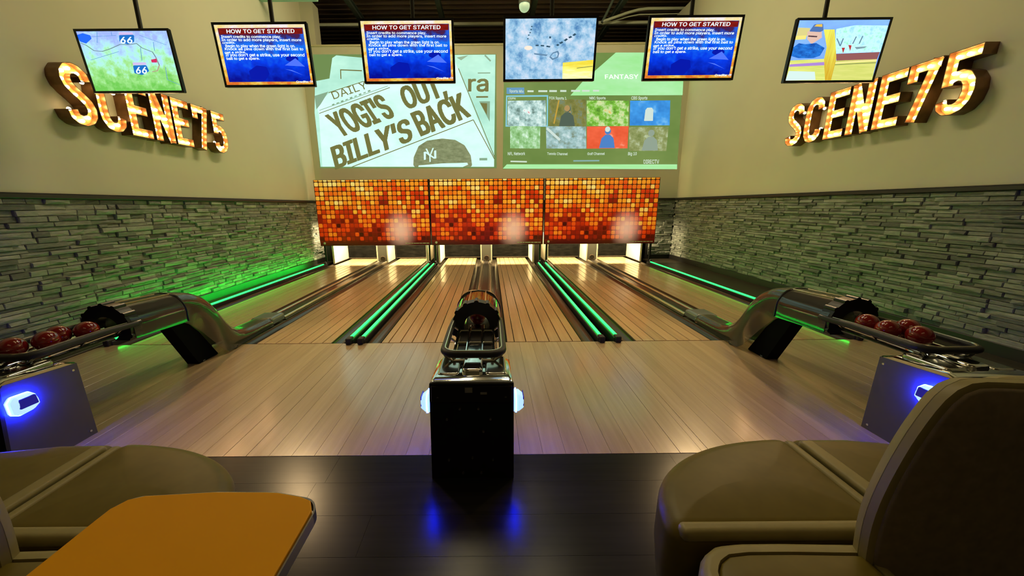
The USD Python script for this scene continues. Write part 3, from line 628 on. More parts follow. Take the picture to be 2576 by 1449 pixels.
t = thing('projected_picture', 'projected television guide with eight small pictures on the back wall, right of the two projections', 'projection', (2.2, PY, 3.2))
A_ = fl_(t, 'picture_area', P['R_frame'], screen_noise('guide_field', [(0, (100, 130, 62)), (1, (124, 148, 80))], 2.0, gain=1.0), .000)
mint = screen_noise('guide_mint', [(0, (160, 240, 150)), (1, (190, 250, 190))], 2.0, gain=.95)
fl_(A_, 'mint_area', P['R_green1'], mint, .0015); fl_(A_, 'mint_area', P['R_green2'], mint, .0015)
fl_(A_, 'tab', P['R_tab'], screen('tab_blue', (105, 165, 205), .85), .0015)
hl = Polygon(P['R_hl']); fl_(A_, 'highlight_frame', hl.difference(hl.buffer(-.028)), screen('hl_blue', (140, 215, 235), .9), .0015)
tiles = [[(0, (60, 90, 80)), (.45, (165, 200, 195)), (.8, (225, 245, 240)), (1, (225, 140, 150))], [(0, (90, 100, 45)), (.5, (125, 125, 65)), (.8, (110, 130, 110)), (1, (200, 150, 80))], [(0, (60, 110, 35)), (.4, (120, 185, 60)), (.7, (200, 220, 160)), (1, (225, 180, 90))],
         [(0, (30, 110, 190)), (.6, (60, 150, 225)), (1, (140, 205, 240))], [(0, (95, 150, 70)), (.5, (150, 200, 140)), (1, (220, 245, 225))], [(0, (110, 120, 85)), (.5, (150, 185, 185)), (1, (205, 225, 225))], [(0, (215, 75, 40)), (.7, (235, 100, 65)), (1, (245, 190, 160))], [(0, (105, 120, 60)), (.5, (140, 150, 95)), (1, (190, 205, 170))]]
for i, st in enumerate(tiles):
    fl_(A_, 'small_picture', P['R_tile%d' % i], screen_noise('tile_%d' % i, st, 2.6 if i not in (3, 6) else 1.2, (1.6, 1, 1), gain=1.1, detail=3.0), .003)
fig = lambda cx, z0, s: unary_union([Point(cx, z0 + .34 * s).buffer(.065 * s), Polygon([(cx - .17 * s, z0), (cx - .13 * s, z0 + .2 * s), (cx - .05 * s, z0 + .27 * s), (cx + .05 * s, z0 + .27 * s), (cx + .13 * s, z0 + .2 * s), (cx + .17 * s, z0)])])
fl_(A_, 'figure', fig(2.56, 2.45, 1.0), screen('fig_blue', (80, 140, 215), .85), .0045); fl_(A_, 'figure', Point(2.55, 2.83).buffer(.055), screen('fig_white', (225, 245, 235), .85), .006)
fl_(A_, 'figure', fig(3.50, 2.39, 1.05), screen('fig_pale', (165, 185, 165), .75), .0045); fl_(A_, 'figure', fig(1.67, 2.9, 1.0), screen('fig_dark', (95, 115, 100), .7), .0045); fl_(A_, 'figure', Point(1.66, 3.25).buffer(.06), screen('fig_skin', (200, 165, 105), .75), .006)
fl_(A_, 'figure', Polygon([(3.33, 3.0), (3.50, 3.0), (3.49, 3.2), (3.46, 3.24), (3.37, 3.24), (3.34, 3.2)]).buffer(.01), screen('fig_white', (225, 245, 235), .85), .0045); fl_(A_, 'figure', stroke([(1.39, 2.95), (1.48, 3.41)], .03), screen('fig_amber', (215, 175, 70), .8), .0045)
fl_(A_, 'figure', stroke([(1.24, 2.86), (1.53, 2.62)], .05), screen('fig_white', (225, 245, 235), .85), .0045)
white_l = screen('letter_white', (225, 245, 225), .85)
for txt, kx, bd in (("Sports Mix", 'R_t_tab', 1), ('ESPN', 'R_espn', 1), ('FOX Sports 1', 'R_fox', 1), ('NBC Sports', 'R_nbc', 1), ('CBS Sports', 'R_cbs', 1), ('NFL Network', 'R_nfl', 1), ('Tennis Channel', 'R_ten', 1), ('Golf Channel', 'R_golf', 1), ('Big 10', 'R_big', 1), ('DIRECTV', 'R_dtv', 1)):
    tx_(A_, txt, P[kx], white_l, .0065, bold=bool(bd))
for i in range(7):
    fl_(A_, 'small_print', stroke([(.81 + i * .23, 3.588), (.81 + i * .23 + (.13, .19, .16)[i % 3], 3.586)], .035), white_l, .0045)
tx_(A_, 'FANTASY', P['R_fant'], screen('letter_mint', (235, 255, 235), 1.2), .004, bold=True)
fl_(A_, 'small_print', stroke(P['R_info'][:2], .03), white_l, .0045); fl_(A_, 'small_print', stroke(P['R_mid'][:2], .03), screen('mid_blue', (150, 195, 190), .8), .0045)

# ================================================================== hanging televisions
TV_Y = 3.33; TVS = [(-3.007, 2.449), (-1.873, 2.488), (-.674, 2.507), (.511, 2.515), (1.70, 2.513), (2.91, 2.487)]
bezel = pm('tv_black', (.008, .008, .010), .3); pole_m = pm('pole_black', (.010, .009, .009), .5)
TILT = math.radians(6)
def tv_frame(x, z):
    """World position of the picture plane: origin at its lower left corner, unit uv over the picture."""
    hw, hh = .372, .218; ey = np.array([0, -math.sin(TILT), math.cos(TILT)]); en = np.array([0, -math.cos(TILT), -math.sin(TILT)])
    o = np.array([x, TV_Y, z]) - np.array([hw, 0, 0]) - ey * hh
    return (o, (2 * hw, 0, 0), ey * 2 * hh, en)
def make_tv(x, z, label, pole_dx=.03, group=None):
    t = thing('television', label, 'television', (x, TV_Y, z), group); o, ex, ey, en = tv_frame(x, z); ex, o = np.array(ex), np.array(o); n = en
    cw, ch = .388, .234; c0 = o + ex / 2 + ey / 2; eu, ev = ex / np.linalg.norm(ex), ey / np.linalg.norm(ey)
    def slab(w, h, d0, d1, b=.004): return to_plane(cbox(-w, w, -h, h, d0, d1, b), c0, eu, ev, n)
    part(t, 'casing', slab(cw, ch, -.026, -.002, .005), bezel)
    fr = extrude(Polygon([(-cw, -ch), (cw, -ch), (cw, ch), (-cw, ch)]).difference(Polygon([(-.371, -.217), (.371, -.217), (.371, .217), (-.371, .217)])), .010)
    part(t, 'bezel', to_plane(fr, c0 - n * .004, eu, ev, n), bezel)
    part(t, 'back_cover', slab(.25, .15, -.07, -.024, .02), bezel)
    px, py = x + pole_dx, TV_Y + .13
    part(t, 'mount_pole', tube([(px, py, z - .02), (px, py, 6.05)], .0165, 12), pole_m, smooth=40)
    part(t, 'mount_arm', cbox(px - .05, px + .05, TV_Y + .06, py + .03, z - .07, z + .07, .005), pole_m)
    return t
def tv_bits(t, x, z):
    pl = tv_frame(x, z)
    return (lambda name, pts, mat, w0=.001, label=None: fl_(t, name, pts, mat, w0, label, pl, .0006)), (lambda text, key, mat, w0=.003, bold=False: tx_(t, text, key, mat, w0, pl, bold))
full = [(0, 0), (1, 0), (1, 1), (0, 1)]
# 1: road map
x, z = TVS[0]; t = make_tv(x, z, 'hanging television showing a road map, leftmost of the six'); F, T = tv_bits(t, x, z)
S_ = F('screen', full, screen_noise('map_land', [(0, (105, 190, 80)), (.3, (150, 215, 130)), (.52, (165, 230, 205)), (.75, (165, 205, 245)), (1, (150, 170, 245))], 5.0, (1.7, 1, 1), grad=.55, detail=6.0, sharp=(.22, .80))); F, T = tv_bits(S_, x, z)
rd = screen('road', (105, 130, 130)); rl = screen('road_faint', (95, 145, 200)); sb = screen('shield_blue', (20, 105, 190)); sw = screen('screen_white', (235, 250, 255), 1.1); sc = screen('shield_cap', (200, 180, 225)); red = screen('map_red', (200, 40, 90))
road = P['1_road']; F('road', stroke(road[:12], .010), rd, .0016); F('road', stroke(road[10:], .012), screen('road_tan', (170, 150, 130)), .0016)
ln = P['1_lines']
for i, j in ((0, 1), (3, 4), (5, 6), (7, 8), (9, 10), (11, 12), (13, 14), (15, 16), (16, 17)): F('road', stroke([ln[i], ln[j]], .006), rl, .0016)
F('lake', Polygon(P['1_blob']).buffer(.01, 6), screen('lake_blue', (30, 100, 235)), .0018)
for s_, k_, n_ in (('1_shield1', '1_cap1', '1_66a'), ('1_shield2', '1_cap2', '1_66b')):
    F('shield', Polygon(P[s_]).buffer(-.02).buffer(.02, 5), sb, .002); F('shield_band', P[k_], sc, .002); T('66', P[n_], sw, .003, True)
F('marker', P['1_red'], red, .002)
# 4: aerial view
x, z = TVS[3]; t = make_tv(x, z, 'hanging television showing a snowy aerial view with a yellow corner, fourth from the left'); F, T = tv_bits(t, x, z)
S_ = F('screen', full, screen_noise('snow_field', [(0, (85, 140, 195)), (.35, (150, 200, 235)), (.65, (195, 225, 250)), (1, (235, 240, 255))], 4.0, (1.7, 1, 1), detail=6.0, sharp=(.34, .66), gain=.95)); F, T = tv_bits(S_, x, z)
dk = screen('snow_dark', (45, 75, 95)); md = screen('snow_mid', (95, 130, 160))
for a, b in zip(P['4_dash'], P['4_dash'][1:]): A, B = np.array(a), np.array(b); F('dark_patch', stroke([tuple(A + (B - A) * .15), tuple(A + (B - A) * .75)], .026), dk, .0016)
for a, b in zip(P['4_dash2'], P['4_dash2'][1:]): A, B = np.array(a), np.array(b); F('dark_patch', stroke([tuple(A + (B - A) * .2), tuple(A + (B - A) * .8)], .022), dk, .0016)
for q in P['4_dash3']: F('dark_patch', Point(q).buffer(.009, 3), dk, .0016)
hs = Polygon(P['4_house']); F('house', hs.difference(affinity.scale(hs, .72, .62)), md, .0016); F('roof', P['4_roof'], md, .0016); F('dark_patch', P['4_bx'], dk, .0016)
F('yellow_area', P['4_yellow'], screen_noise('yellow_area', [(0, (225, 205, 60)), (.6, (240, 235, 120)), (1, (230, 245, 190))], 1.5, (.5, 2, 1), grad=-.5), .0016); F('stripe', stroke(P['4_str'], .012), screen('stripe_olive', (130, 140, 80)), .0024)
for q, r_ in ((P['4_dots'][0], .035), (P['4_dots'][1], .02)): F('bright_spot', affinity.scale(Point(q).buffer(r_, 5), 1.3, 1), screen('spot_peach', (255, 222, 205)), .0018) if q[1] > 0 else None  # bright reflection painted into the picture as a lit spot
# 6: racing driver
x, z = TVS[5]; t = make_tv(x, z, 'hanging television showing a helmeted driver in blue, rightmost of the six', -.04); F, T = tv_bits(t, x, z)
S_ = F('screen', full, screen_noise('sky_blue', [(0, (110, 150, 235)), (1, (130, 180, 250))], 2.0, grad=.3)); F, T = tv_bits(S_, x, z)
F('trees', Polygon(P['6_tree']).buffer(.012, 4), screen_noise('pale_trees', [(0, (140, 205, 235)), (.5, (190, 240, 245)), (1, (140, 225, 180))], 4.0, (2, 1, 1)), .0016)
cl = lambda k: Polygon(P[k]).intersection(Polygon(full))
F('sand', cl('6_upperleft'), screen('sand', (210, 200, 130)), .0016); F('sill', cl('6_low'), screen_noise('sill', [(0, (190, 205, 95)), (1, (225, 225, 130))], 2.0, (.6, 3, 1)), .0018); F('band', cl('6_brown'), screen('band_brown', (140, 85, 85)), .0018)
F('rail_area', [(.51, .34), (.985, .36), (1, 0), (.5, 0)], screen_noise('rail_area', [(0, (190, 200, 95)), (1, (215, 215, 125))], 2.0, (.6, 3, 1)), .0018); F('rail', stroke([(.52, .30), (.985, .34)], .02), screen('rail_cream', (245, 225, 150)), .0024); F('rail', stroke([(.52, .27), (.985, .30)], .014), screen('stripe_olive', (130, 140, 80)), .0024)
F('stripe', cl('6_purple'), screen('purple', (165, 130, 205)), .0024); F('white_area', cl('6_white'), screen('pale_white', (205, 230, 225)), .0024)
F('post', cl('6_post'), screen_noise('post_yellow', [(0, (200, 160, 40)), (1, (225, 225, 90))], 1.5, (3, .5, 1), grad=.4), .0026); F('shelf', cl('6_shelf'), screen('shelf_yellow', (235, 220, 120)), .0026)
F('face', Polygon(P['6_face']).buffer(.012, 4), screen('face', (215, 180, 165)), .0030); F('helmet', Polygon(P['6_helmet']).buffer(.012, 4), screen('helmet_blue', (75, 110, 170)), .0034); F('helmet_top', [(.18, .90), (.20, .93), (.262, .935), (.27, .89)], screen('helmet_gold', (225, 185, 80)), .0040)
F('body', Polygon(P['6_torso']).intersection(Polygon(full)).buffer(-.01).buffer(.01, 4), screen_noise('driver_blue', [(0, (10, 60, 150)), (1, (40, 130, 225))], 4.0), .0032)
F('visor', stroke([(.14, .745), (.24, .735)], .02), screen('visor', (70, 50, 60)), .0036)
for i in range(0, 6, 3): F('seat_back', P['6_chairs'][i:i + 3], screen('seat_red', (175, 50, 55)), .0026)
bm = P['6_beams']
for i, j in ((0, 1), (1, 2), (3, 4), (5, 6)): F('beam', stroke([bm[i], bm[j]], .012), screen('beam_grey', (95, 125, 150)), .0024)
F('boat', P['6_boat'], screen('boat_grey', (120, 150, 160)), .0024)
# 2, 3, 5: the starting instructions (one built, two copies)
x, z = TVS[1]; t = make_tv(x, z, 'hanging television with instructions on red and blue, second from the left', .03, 'instruction televisions'); F, T = tv_bits(t, x, z)
S_ = F('screen', full, screen_noise('frame_gold', [(0, (225, 110, 40)), (.35, (240, 190, 70)), (.6, (250, 225, 140)), (.9, (250, 235, 200)), (1, (250, 240, 240))], 3.0, (1.5, 1.5, 1), grad=.25, gain=1.0)); F, T = tv_bits(S_, x, z)
F('backdrop', [(.035, .055), (.972, .055), (.972, .945), (.035, .945)], screen_noise('blue_swirl', [(0, (0, 10, 150)), (.35, (0, 60, 240)), (.6, (20, 120, 255)), (.72, (40, 85, 210)), (.83, (60, 35, 90)), (1, (110, 18, 15))], 2.6, (1.5, 1, 1), grad=.85, detail=3.0, sharp=(.02, 1.0), gain=.95), .0012)
dkb = screen('swirl_dark', (0, 20, 160)); F('dark_shape', Polygon(P['3_shape']).buffer(.02, 5), dkb, .002); F('dark_shape', affinity.scale(Point(.80, .44).buffer(.05), 1.4, 1), dkb, .002); F('light_shape', P['3_tri'], screen('swirl_light', (75, 110, 235)), .0024); F('light_shape', [(.70, .27), (.78, .25), (.90, .16), (.80, .22)], screen('swirl_light', (75, 110, 235)), .0024)
F('title_band', [(.045, .845), (.965, .845), (.965, .937), (.045, .937)], screen_noise('title_maroon', [(0, (70, 5, 10)), (1, (140, 25, 15))], 3.0, (2, 1, 1)), .002)
T('HOW TO GET STARTED', P['3_title'], sw, .003, True)
for k_, txt in zip(('l1', 'l2', 'l3', 'l4', 'l5', 'l6', 'l7', 'l8'), ('Insert credits to commence play.', 'In order to add more players, insert more', 'credits.', 'Begin to play when the green light is on.', 'Knock all pins down with the first ball to', 'get a strike.', "If you don't get a strike, use your second", 'ball to get a spare.')):
    T(txt, P['3_' + k_], sw, .003, True)
T('Credits: 0!', P['3_cr'], sw, .003, True)
dup(t, (TVS[2][0], TV_Y, TVS[2][1]), 'hanging television with red and blue instructions, before the newspaper projection, third from left', 'instruction televisions')
dup(t, (TVS[4][0], TV_Y, TVS[4][1]), 'hanging television with instructions on red and blue, second from the right', 'instruction televisions')
lt = thing('dome_light', 'small white dome light hanging on a thin rod between the third and fourth televisions', 'lamp', (.575, 6.5, 4.33))
part(lt, 'dome', trimesh.util.concatenate([sphere((.575, 6.5, 4.335), .085, 3)]), pm('dome_white', (.7, .8, .65), .4, emit=.45, ecol=(.55, .85, .55)), smooth=True); part(lt, 'collar', cyl((.575, 6.5, 4.36), (.575, 6.5, 4.45), .092, 20), pm('collar_grey', (.12, .13, .11), .5)); part(lt, 'rod', cyl((.575, 6.5, 4.44), (.575, 6.5, 6.05), .012, 8), pole_m)

# ================================================================== marquee letters
bulb_m = pm('bulb_glow', (1, .9, .7), .3, emit=30.0, ecol=(1.0, .72, .36)); bronze = noisy('letter_bronze', (.16, .075, .025), (.26, .13, .05), .35, (12, 12, 12), metal=.6); copper = noisy('letter_copper', (.72, .36, .10), (.85, .46, .14), .40, (10, 10, 10), metal=.2)
arc = lambda *p: [tuple(q) for q in p]
LET = {'S': [[(.205, .385), (.19, .44), (.15, .470), (.115, .475), (.07, .46), (.043, .42), (.037, .375), (.05, .33), (.085, .29), (.14, .245), (.185, .20), (.205, .15), (.20, .10), (.175, .06), (.125, .036), (.08, .042), (.05, .065), (.037, .12)]],
       'C': [[(.205, .37), (.195, .43), (.165, .465), (.12, .475), (.075, .46), (.045, .41), (.037, .34), (.037, .17), (.045, .10), (.075, .05), (.12, .036), (.165, .046), (.195, .08), (.205, .14)]],
       'E': [[(.045, .036), (.045, .475)], [(.045, .475), (.205, .475)], [(.045, .262), (.175, .262)], [(.045, .036), (.20, .036)]],
       'N': [[(.042, .036), (.042, .475)], [(.05, .475), (.20, .036)], [(.208, .036), (.208, .475)]],
       '7': [[(.037, .40), (.037, .475)], [(.037, .475), (.205, .475)], [(.205, .475), (.105, .036)]],
       '5': [[(.195, .475), (.05, .475)], [(.05, .475), (.05, .28)], [(.05, .28), (.09, .305), (.13, .31), (.17, .29), (.2, .24), (.208, .17), (.195, .10), (.165, .055), (.12, .036), (.075, .042), (.045, .07), (.035, .12)]]}
def make_letter(ch, origin, ex, en, label):
    plane = (origin, ex, (0, 0, 1), en); o = np.array(origin)
    t = thing('marquee_letter', label, 'sign letter', o, 'marquee letters on the two side walls')
    poly = unary_union([LineString(s).buffer(.045, 6, cap_style=3 if ch in 'EN75' and len(s) == 2 else 2, join_style=1 if len(s) > 2 else 2) for s in LET[ch]]).buffer(.002).buffer(-.002)
    if ch == '5': poly = poly.buffer(.004).buffer(-.004)
    outer = extrude(poly, .12); inner = extrude(poly.buffer(-.005), .2).translate((0, 0, .004))
    part(t, 'shell', to_plane(outer - inner, *plane), bronze)
    fc = part(t, 'face', to_plane(extrude(poly.buffer(-.0045), .006).translate((0, 0, .060)), *plane), copper, 'golden recessed face')
    seen = []
    for s in LET[ch]:
        L = LineString(s); n = max(2, int(round(L.length / .072)) + 1)
        for k in range(n):
            q = L.interpolate(k / (n - 1), normalized=True)
            if any((q.x - a) ** 2 + (q.y - b) ** 2 < .040 ** 2 for a, b in seen): continue
            seen.append((q.x, q.y)); m = trimesh.creation.icosphere(1, .0165); v = np.array(m.vertices) + (q.x, q.y, .083)
            part(fc, 'bulb', to_plane((v, np.array(m.faces)), *plane), bulb_m, smooth=True)
where = {'S': 'S at the start', 'C': 'C', 'N': 'N', '7': '7', '5': '5 at the end'}
for side, X, ex, en, starts in (('left', WL, (0, 1, 0), (1, 0, 0), (3.44, 3.715, 4.00, 4.28, 4.555, 4.86, 5.175)), ('right', WR, (0, -1, 0), (-1, 0, 0), (5.21, 4.925, 4.632, 4.352, 4.065, 3.80, 3.518))):
    for k, (ch, y) in enumerate(zip('SCENE75', starts)):
        nm = where.get(ch) or ('first E' if k == 2 else 'second E')
        make_letter(ch, (X + en[0] * .0005, y, 2.008), ex, en, 'bulb-lit golden marquee letter %s of the sign on the %s wall' % (nm, side) if ch.isalpha() else 'bulb-lit golden marquee numeral %s of the sign on the %s wall' % (nm, side))

# ================================================================== ball returns
cab_black = pm('cabinet_black', (.010, .009, .009), .32, spec=.4); cab_grey = noisy('cabinet_grey', (.085, .078, .068), (.105, .098, .085), .38, (6, 6, 6), 3)
gunmetal = pm('gunmetal', (.35, .34, .31), .18, 1.0); screwm = pm('screw_steel', (.75, .75, .72), .25, 1.0)
clear = pane('hood_clear', (.80, .80, .74), .06, .07, (.62, .58, .48)); chute_m = pane('chute_smoke', (.74, .72, .64), .12, .12, (.34, .30, .22))
blue_m = pm('led_blue', (.02, .02, .1), .3, emit=400.0, ecol=(.003, .010, 1.0)); white_led = pm('led_white', (.2, .2, .3), .3, emit=1.0, ecol=(.50, .80, 1.0)); lcd = pm('lcd_dark', (.01, .01, .03), .2, emit=1.0, ecol=lin(15, 15, 130))
def arch_ring(c, y, w, z0, zc, r, n=19, k=1.0):
    """Open arch profile across the lane at depth y: two sides and a round crown."""
    p = [(c - w, y, z0)] + [(c - w * math.cos(a), y, zc + r * math.sin(a)) for a in np.linspace(0, math.pi, n)] + [(c + w, y, z0)]
    return p
def make_return(c, label):
    t = thing('ball_return', label, 'ball return', (c, 1.42, 0), 'ball returns')
    yF, yB = 1.42, 1.795
    # cabinet: side panels, front, back
    for s in (-1, 1):
        x = c + s * .183
        side = Polygon([(yF + .012, .0), (yB, .0), (yB - .004, .432), (yF + .075, .455), (yF + .045, .43)])
        part(t, 'side_panel', to_plane(extrude(side, .012), (x - .006, 0, 0), (0, 1, 0), (0, 0, 1), (1, 0, 0)), cab_grey)
        for yy_, zz in ((yB - .03, .03), (yB - .03, .40), (yF + .06, .03)):
            part(t, 'screw', cyl((x + s * .004, yy_, zz), (x + s * .009, yy_, zz), .006, 8), screwm)
    fr = Polygon([(yF, .0), (yF + .014, .0), (yF + .062, .46), (yF + .046, .465)])
    part(t, 'front_panel', to_plane(extrude(fr, .384), (c - .192, 0, 0), (0, 1, 0), (0, 0, 1), (1, 0, 0)), cab_black)
    lean = lambda z: yF + .0 + (z / .465) * .046
    part(t, 'control_fascia', join(*[to_plane(cbox(-.186, .186, .378, .458, -.004, .006, .004), (c, lean(0) - .002, 0), (1, 0, 0), (0, .0985, .995), (0, -.995, .0985))]), pm('fascia_black', (.016, .014, .014), .22))
    for dx, z in ((-.055, .345), (.03, .345), (-.115, .295), (.085, .295), (.052, .235), (-.11, .095), (.0, .105), (.095, .095), (-.045, .03), (.04, .03), (-.155, .40), (.155, .40)):
        y_ = lean(z) - .002; part(t, 'screw', cyl((c + dx, y_ - .006, z), (c + dx, y_ + .002, z), .0055, 8), screwm)
    pl = ((c - .03, lean(.425) - .0085, .425), (1, 0, 0), (0, .0985, .995), (0, -.995, .0985))
    part(t, 'label_plate', flat([(0, 0), (.034, 0), (.034, .024), (0, .024)], pl, .002)[0], pm('plate_grey', (.25, .24, .24), .4)); part(t, 'button', flat([(.07, -.008), (.10, -.008), (.10, .002), (.07, .002)], pl, .003)[0], MATS['plate_grey'])
    part(t, 'back_panel', box(c - .178, c + .178, yB - .016, yB - .004, 0, .43), cab_black); part(t, 'plinth', box(c - .175, c + .175, yF + .02, yB - .02, .0, .05), cab_black)
    # chrome deck on top and front lip
    deck = [(yF + .05, .452), (yF + .09, .470), (yB - .06, .452), (yB, .425)]
    part(t, 'top_deck', loft([[(c + x * .186, y, z) for x in (-1, 1)] + [(c + x * .186, y, z - .02) for x in (1, -1)] for y, z in deck] and [np.array([(c - .186, y, z), (c - .17, y, z + .010), (c + .17, y, z + .010), (c + .186, y, z), (c + .186, y, z - .02), (c - .186, y, z - .02)]) for y, z in deck]), chrome, smooth=30)
    part(t, 'front_lip', tube([(c - .187, yF + .06, .452), (c - .15, yF + .048, .462), (c + .15, yF + .048, .462), (c + .187, yF + .06, .452)], .013, 10), cab_black, smooth=40)
    for s in (-1, 1):
        part(t, 'deck_cover', pad_mesh(rounded([(c + s * .06, yF + .10), (c + s * .165, yF + .10), (c + s * .165, yB - .07), (c + s * .06, yB - .07)], .015), .450, .485, .014, 40), gunmetal, smooth=35)
    part(t, 'centre_housing', pad_mesh(rounded([(c - .05, yF + .11), (c + .05, yF + .11), (c + .05, yB + .05), (c - .05, yB + .05)], .02), .445, .500, .015, 40), chrome, smooth=35)
    # lit control boxes on both flanks
    for s in (-1, 1):
        x = c + s * .189
        oc = affinity.scale(rounded([(1.468, .305), (1.50, .285), (1.565, .292), (1.592, .315), (1.590, .372), (1.565, .400), (1.490, .405), (1.466, .378)], .008), .80, .80, origin=(1.522, .340))
        prism = []
        for d, ins, dz in ((0, 0, 0), (.030, .002, 0), (.052, .014, .012)):
            r = ngon_ring(oc, ins + 1e-5, 40); prism.append(np.column_stack([np.full(40, x + s * d), r[:, 0], r[:, 1] + dz * (r[:, 1] - .345) / .06 * -1]))
        cb = part(t, 'control_box', loft(prism), white_led, 'glowing white and blue control box')
        part(cb, 'screen', to_plane(extrude(rounded([(1.490, .333), (1.560, .333), (1.556, .380), (1.496, .380)], .004), .004), (x + s * .049, 0, 0), (0, 1, 0), (0, 0, 1), (s, 0, 0)), lcd, 'dark blue display')
        part(cb, 'blue_ring', to_plane(extrude(oc.buffer(.004).difference(oc.buffer(.0005)), .006), (x + s * .016 - .003, 0, 0), (0, 1, 0), (0, 0, 1), (s, 0, 0)), blue_m, 'glowing blue ring')
    # tray: inner rails, ring bumper
    zt = .532; RF = 1.635
    for dx in (-.105, -.04, .04, .105):
        part(t, 'tray_rail', tube([(c + dx, 2.16, .500), (c + dx, 1.76, .494), (c + dx, 1.69, .492), (c + dx * .9, 1.66, .503)], .0085, 8), chrome, smooth=40)
    for yy_ in (1.66, 1.90, 2.10):
        part(t, 'cross_bar', tube([(c - .145, yy_, zt - .012), (c - .105, yy_, .487), (c + .105, yy_, .487), (c + .145, yy_, zt - .012)], .008, 8), chrome, smooth=40)
    part(t, 'rail_post', cbox(c - .03, c + .03, 1.86, 1.93, .44, .49, .006), gunmetal)
    RF = 1.635
    for s in (-1, 1):
        sr = [(c + s * .148, 2.19, zt - .01), (c + s * .150, 2.0, zt), (c + s * .150, 1.735, zt)]
        rb = part(t, 'side_rail', tube(sr, .019, 12), rubber, 'black tubular rail of the ball tray', smooth=50)
        part(rb, 'rail_trim', tube([(x - s * .006, y, z + .0165) for x, y, z in sr], .0055, 6), rail_m, smooth=50)
    bow = [(c - .150, 1.737, zt)] + [(c - .085 - .065 * math.cos(a), RF + .065 - .065 * math.sin(a), zt) for a in np.linspace(0, math.pi / 2, 8)]; bow += [(2 * c - x, y, z) for x, y, z in bow[::-1]]
    rb = part(t, 'front_bow', tube(bow, .019, 12), rubber, 'black tubular front bow of the ball tray', smooth=50)
    part(rb, 'rail_trim', tube([(x + (.006 if x < c else -.006), y, z + .0165) for x, y, z in bow], .0055, 6), rail_m, smooth=50)
    part(t, 'tray_base', cbox(c - .10, c + .10, 1.66, 2.16, .462, .476, .004), cab_black)
    # hood with a dark scalloped mouth
    mouth = unary_union([Point(0, .505).buffer(.155, 24)] + [Point(.150 * math.cos(a), .505 + .150 * math.sin(a)).buffer(.016, 5) for a in np.linspace(-.35, math.pi + .35, 9)]).difference(Point(0, .50).buffer(.082, 20)).intersection(Polygon([(-.3, .425), (.3, .425), (.3, .8), (-.3, .8)]))
    part(t, 'hood_mouth', to_plane(extrude(mouth, .075), (c, 2.215, 0), (1, 0, 0), (0, 0, 1), (0, -1, 0)), cab_black, 'black scalloped mouth of the hood')
    ys = np.linspace(2.16, 2.56, 8)
    hood = lambda d: [arch_ring(c, y, .158 - d, .435 + (y - 2.1) * -.05, .505 - (y - 2.1) * .02, .150 - d - (y - 2.1) * .03) for y in ys]
    hd = part(t, 'hood', shell(hood(0), hood(.005)), clear, 'clear plastic hood', smooth=50)
    part(t, 'hood_seam', tube([(x, y + .02 * 0 + (.085 if 0 else 0), z) for x, y, z in arch_ring(c, 2.562, .160, .415, .492, .140)], .0055, 6), cab_black, smooth=50)
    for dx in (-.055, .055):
        part(hd, 'hood_strip', tube([(c + dx, y, .505 - (y - 2.1) * .02 + (.150 - (y - 2.1) * .03) * math.sqrt(1 - (dx / .158) ** 2) + .002) for y in ys], .0045, 6), pm('highlight_bronze', (.85, .55, .28), .22, .9), smooth=50)  # orange reflections of the sign bulbs, built as bronze strips along the crown
    part(t, 'inner_guide', cbox(c - .09, c + .09, 2.22, 2.50, .43, .455, .008), gunmetal)
    # swooping chute down to the lane
    top = [(2.565, .632), (2.64, .622), (2.72, .598), (2.80, .555), (2.87, .490), (2.93, .405), (2.985, .315), (3.045, .232), (3.12, .165), (3.21, .125), (3.32, .108), (3.46, .100), (3.62, .098)]
    bot = [(2.565, .412), (2.61, .395), (2.68, .345), (2.755, .258), (2.80, .180), (2.84, .110), (2.88, .050), (2.92, .018), (3.0, .014), (3.12, .012), (3.26, .012), (3.43, .012), (3.62, .012)]
    def chute(d):
        g = []
        for (yt, zt_), (yb, zb) in zip(top, bot):
            row = []
            for k in range(21):
                a = math.pi * k / 20; cx = -math.copysign(abs(math.cos(a)) ** .62, math.cos(a)) if abs(math.cos(a)) > 1e-9 else 0.0; h = math.sin(a) ** .62
                fb = max(0.0, min(1.0, (3.05 - yt) / .3)); cx *= 1 - fb * .62 * max(0.0, 1 - h * 1.5); w = (.158 - d) if yt < 2.9 else (.158 - d) - min(1, (yt - 2.9) / .5) * .040
                row.append((c + w * cx, yb + (yt - yb) * h, zb + (zt_ - d - zb) * h))
            g.append(row)
        return g
    part(t, 'chute', shell(chute(0), chute(.006)), chute_m, 'smoky plastic chute', smooth=50)
    part(t, 'track_cover', pad_mesh(rounded([(c - .113, 3.60), (c + .113, 3.60), (c + .113, 3.84), (c - .113, 3.84)], .01), .012, .098, .03, 40), pm('cover_reflection_grey', (.17, .19, .185), .18, spec=.7), 'track cover with a bluish reflection in its colour', smooth=40)  # bluish reflection put into the cover colour
    leg = Polygon([(2.495, .435), (2.53, .45), (2.57, .44), (2.66, .37), (2.755, .258), (2.905, .004), (2.89, .0), (2.70, .0)])
    part(t, 'leg', to_plane(extrude(leg, .10), (c - .05, 0, 0), (0, 1, 0), (0, 0, 1), (1, 0, 0)), pm('leg_black', (.004, .004, .004), .8, spec=.05), 'slanted black leg')
    part(t, 'foot', cbox(c - .05, c + .05, 2.735, 2.765, .0, .016, .003), screwm)
    for s in (-1, 1):
        part(t, 'knob', sphere((c + s * .122, 3.03, .022), .020, 2), cab_black, smooth=True)
    return t
def pad_mesh(poly, z0, z1, r, n=72):
    rings, add = pad(poly, z0, z1, r, n); return loft(rings)
ret = [make_return(PAIRS[1], 'black fronted ball return with chrome ring tray, in the middle of the picture')]
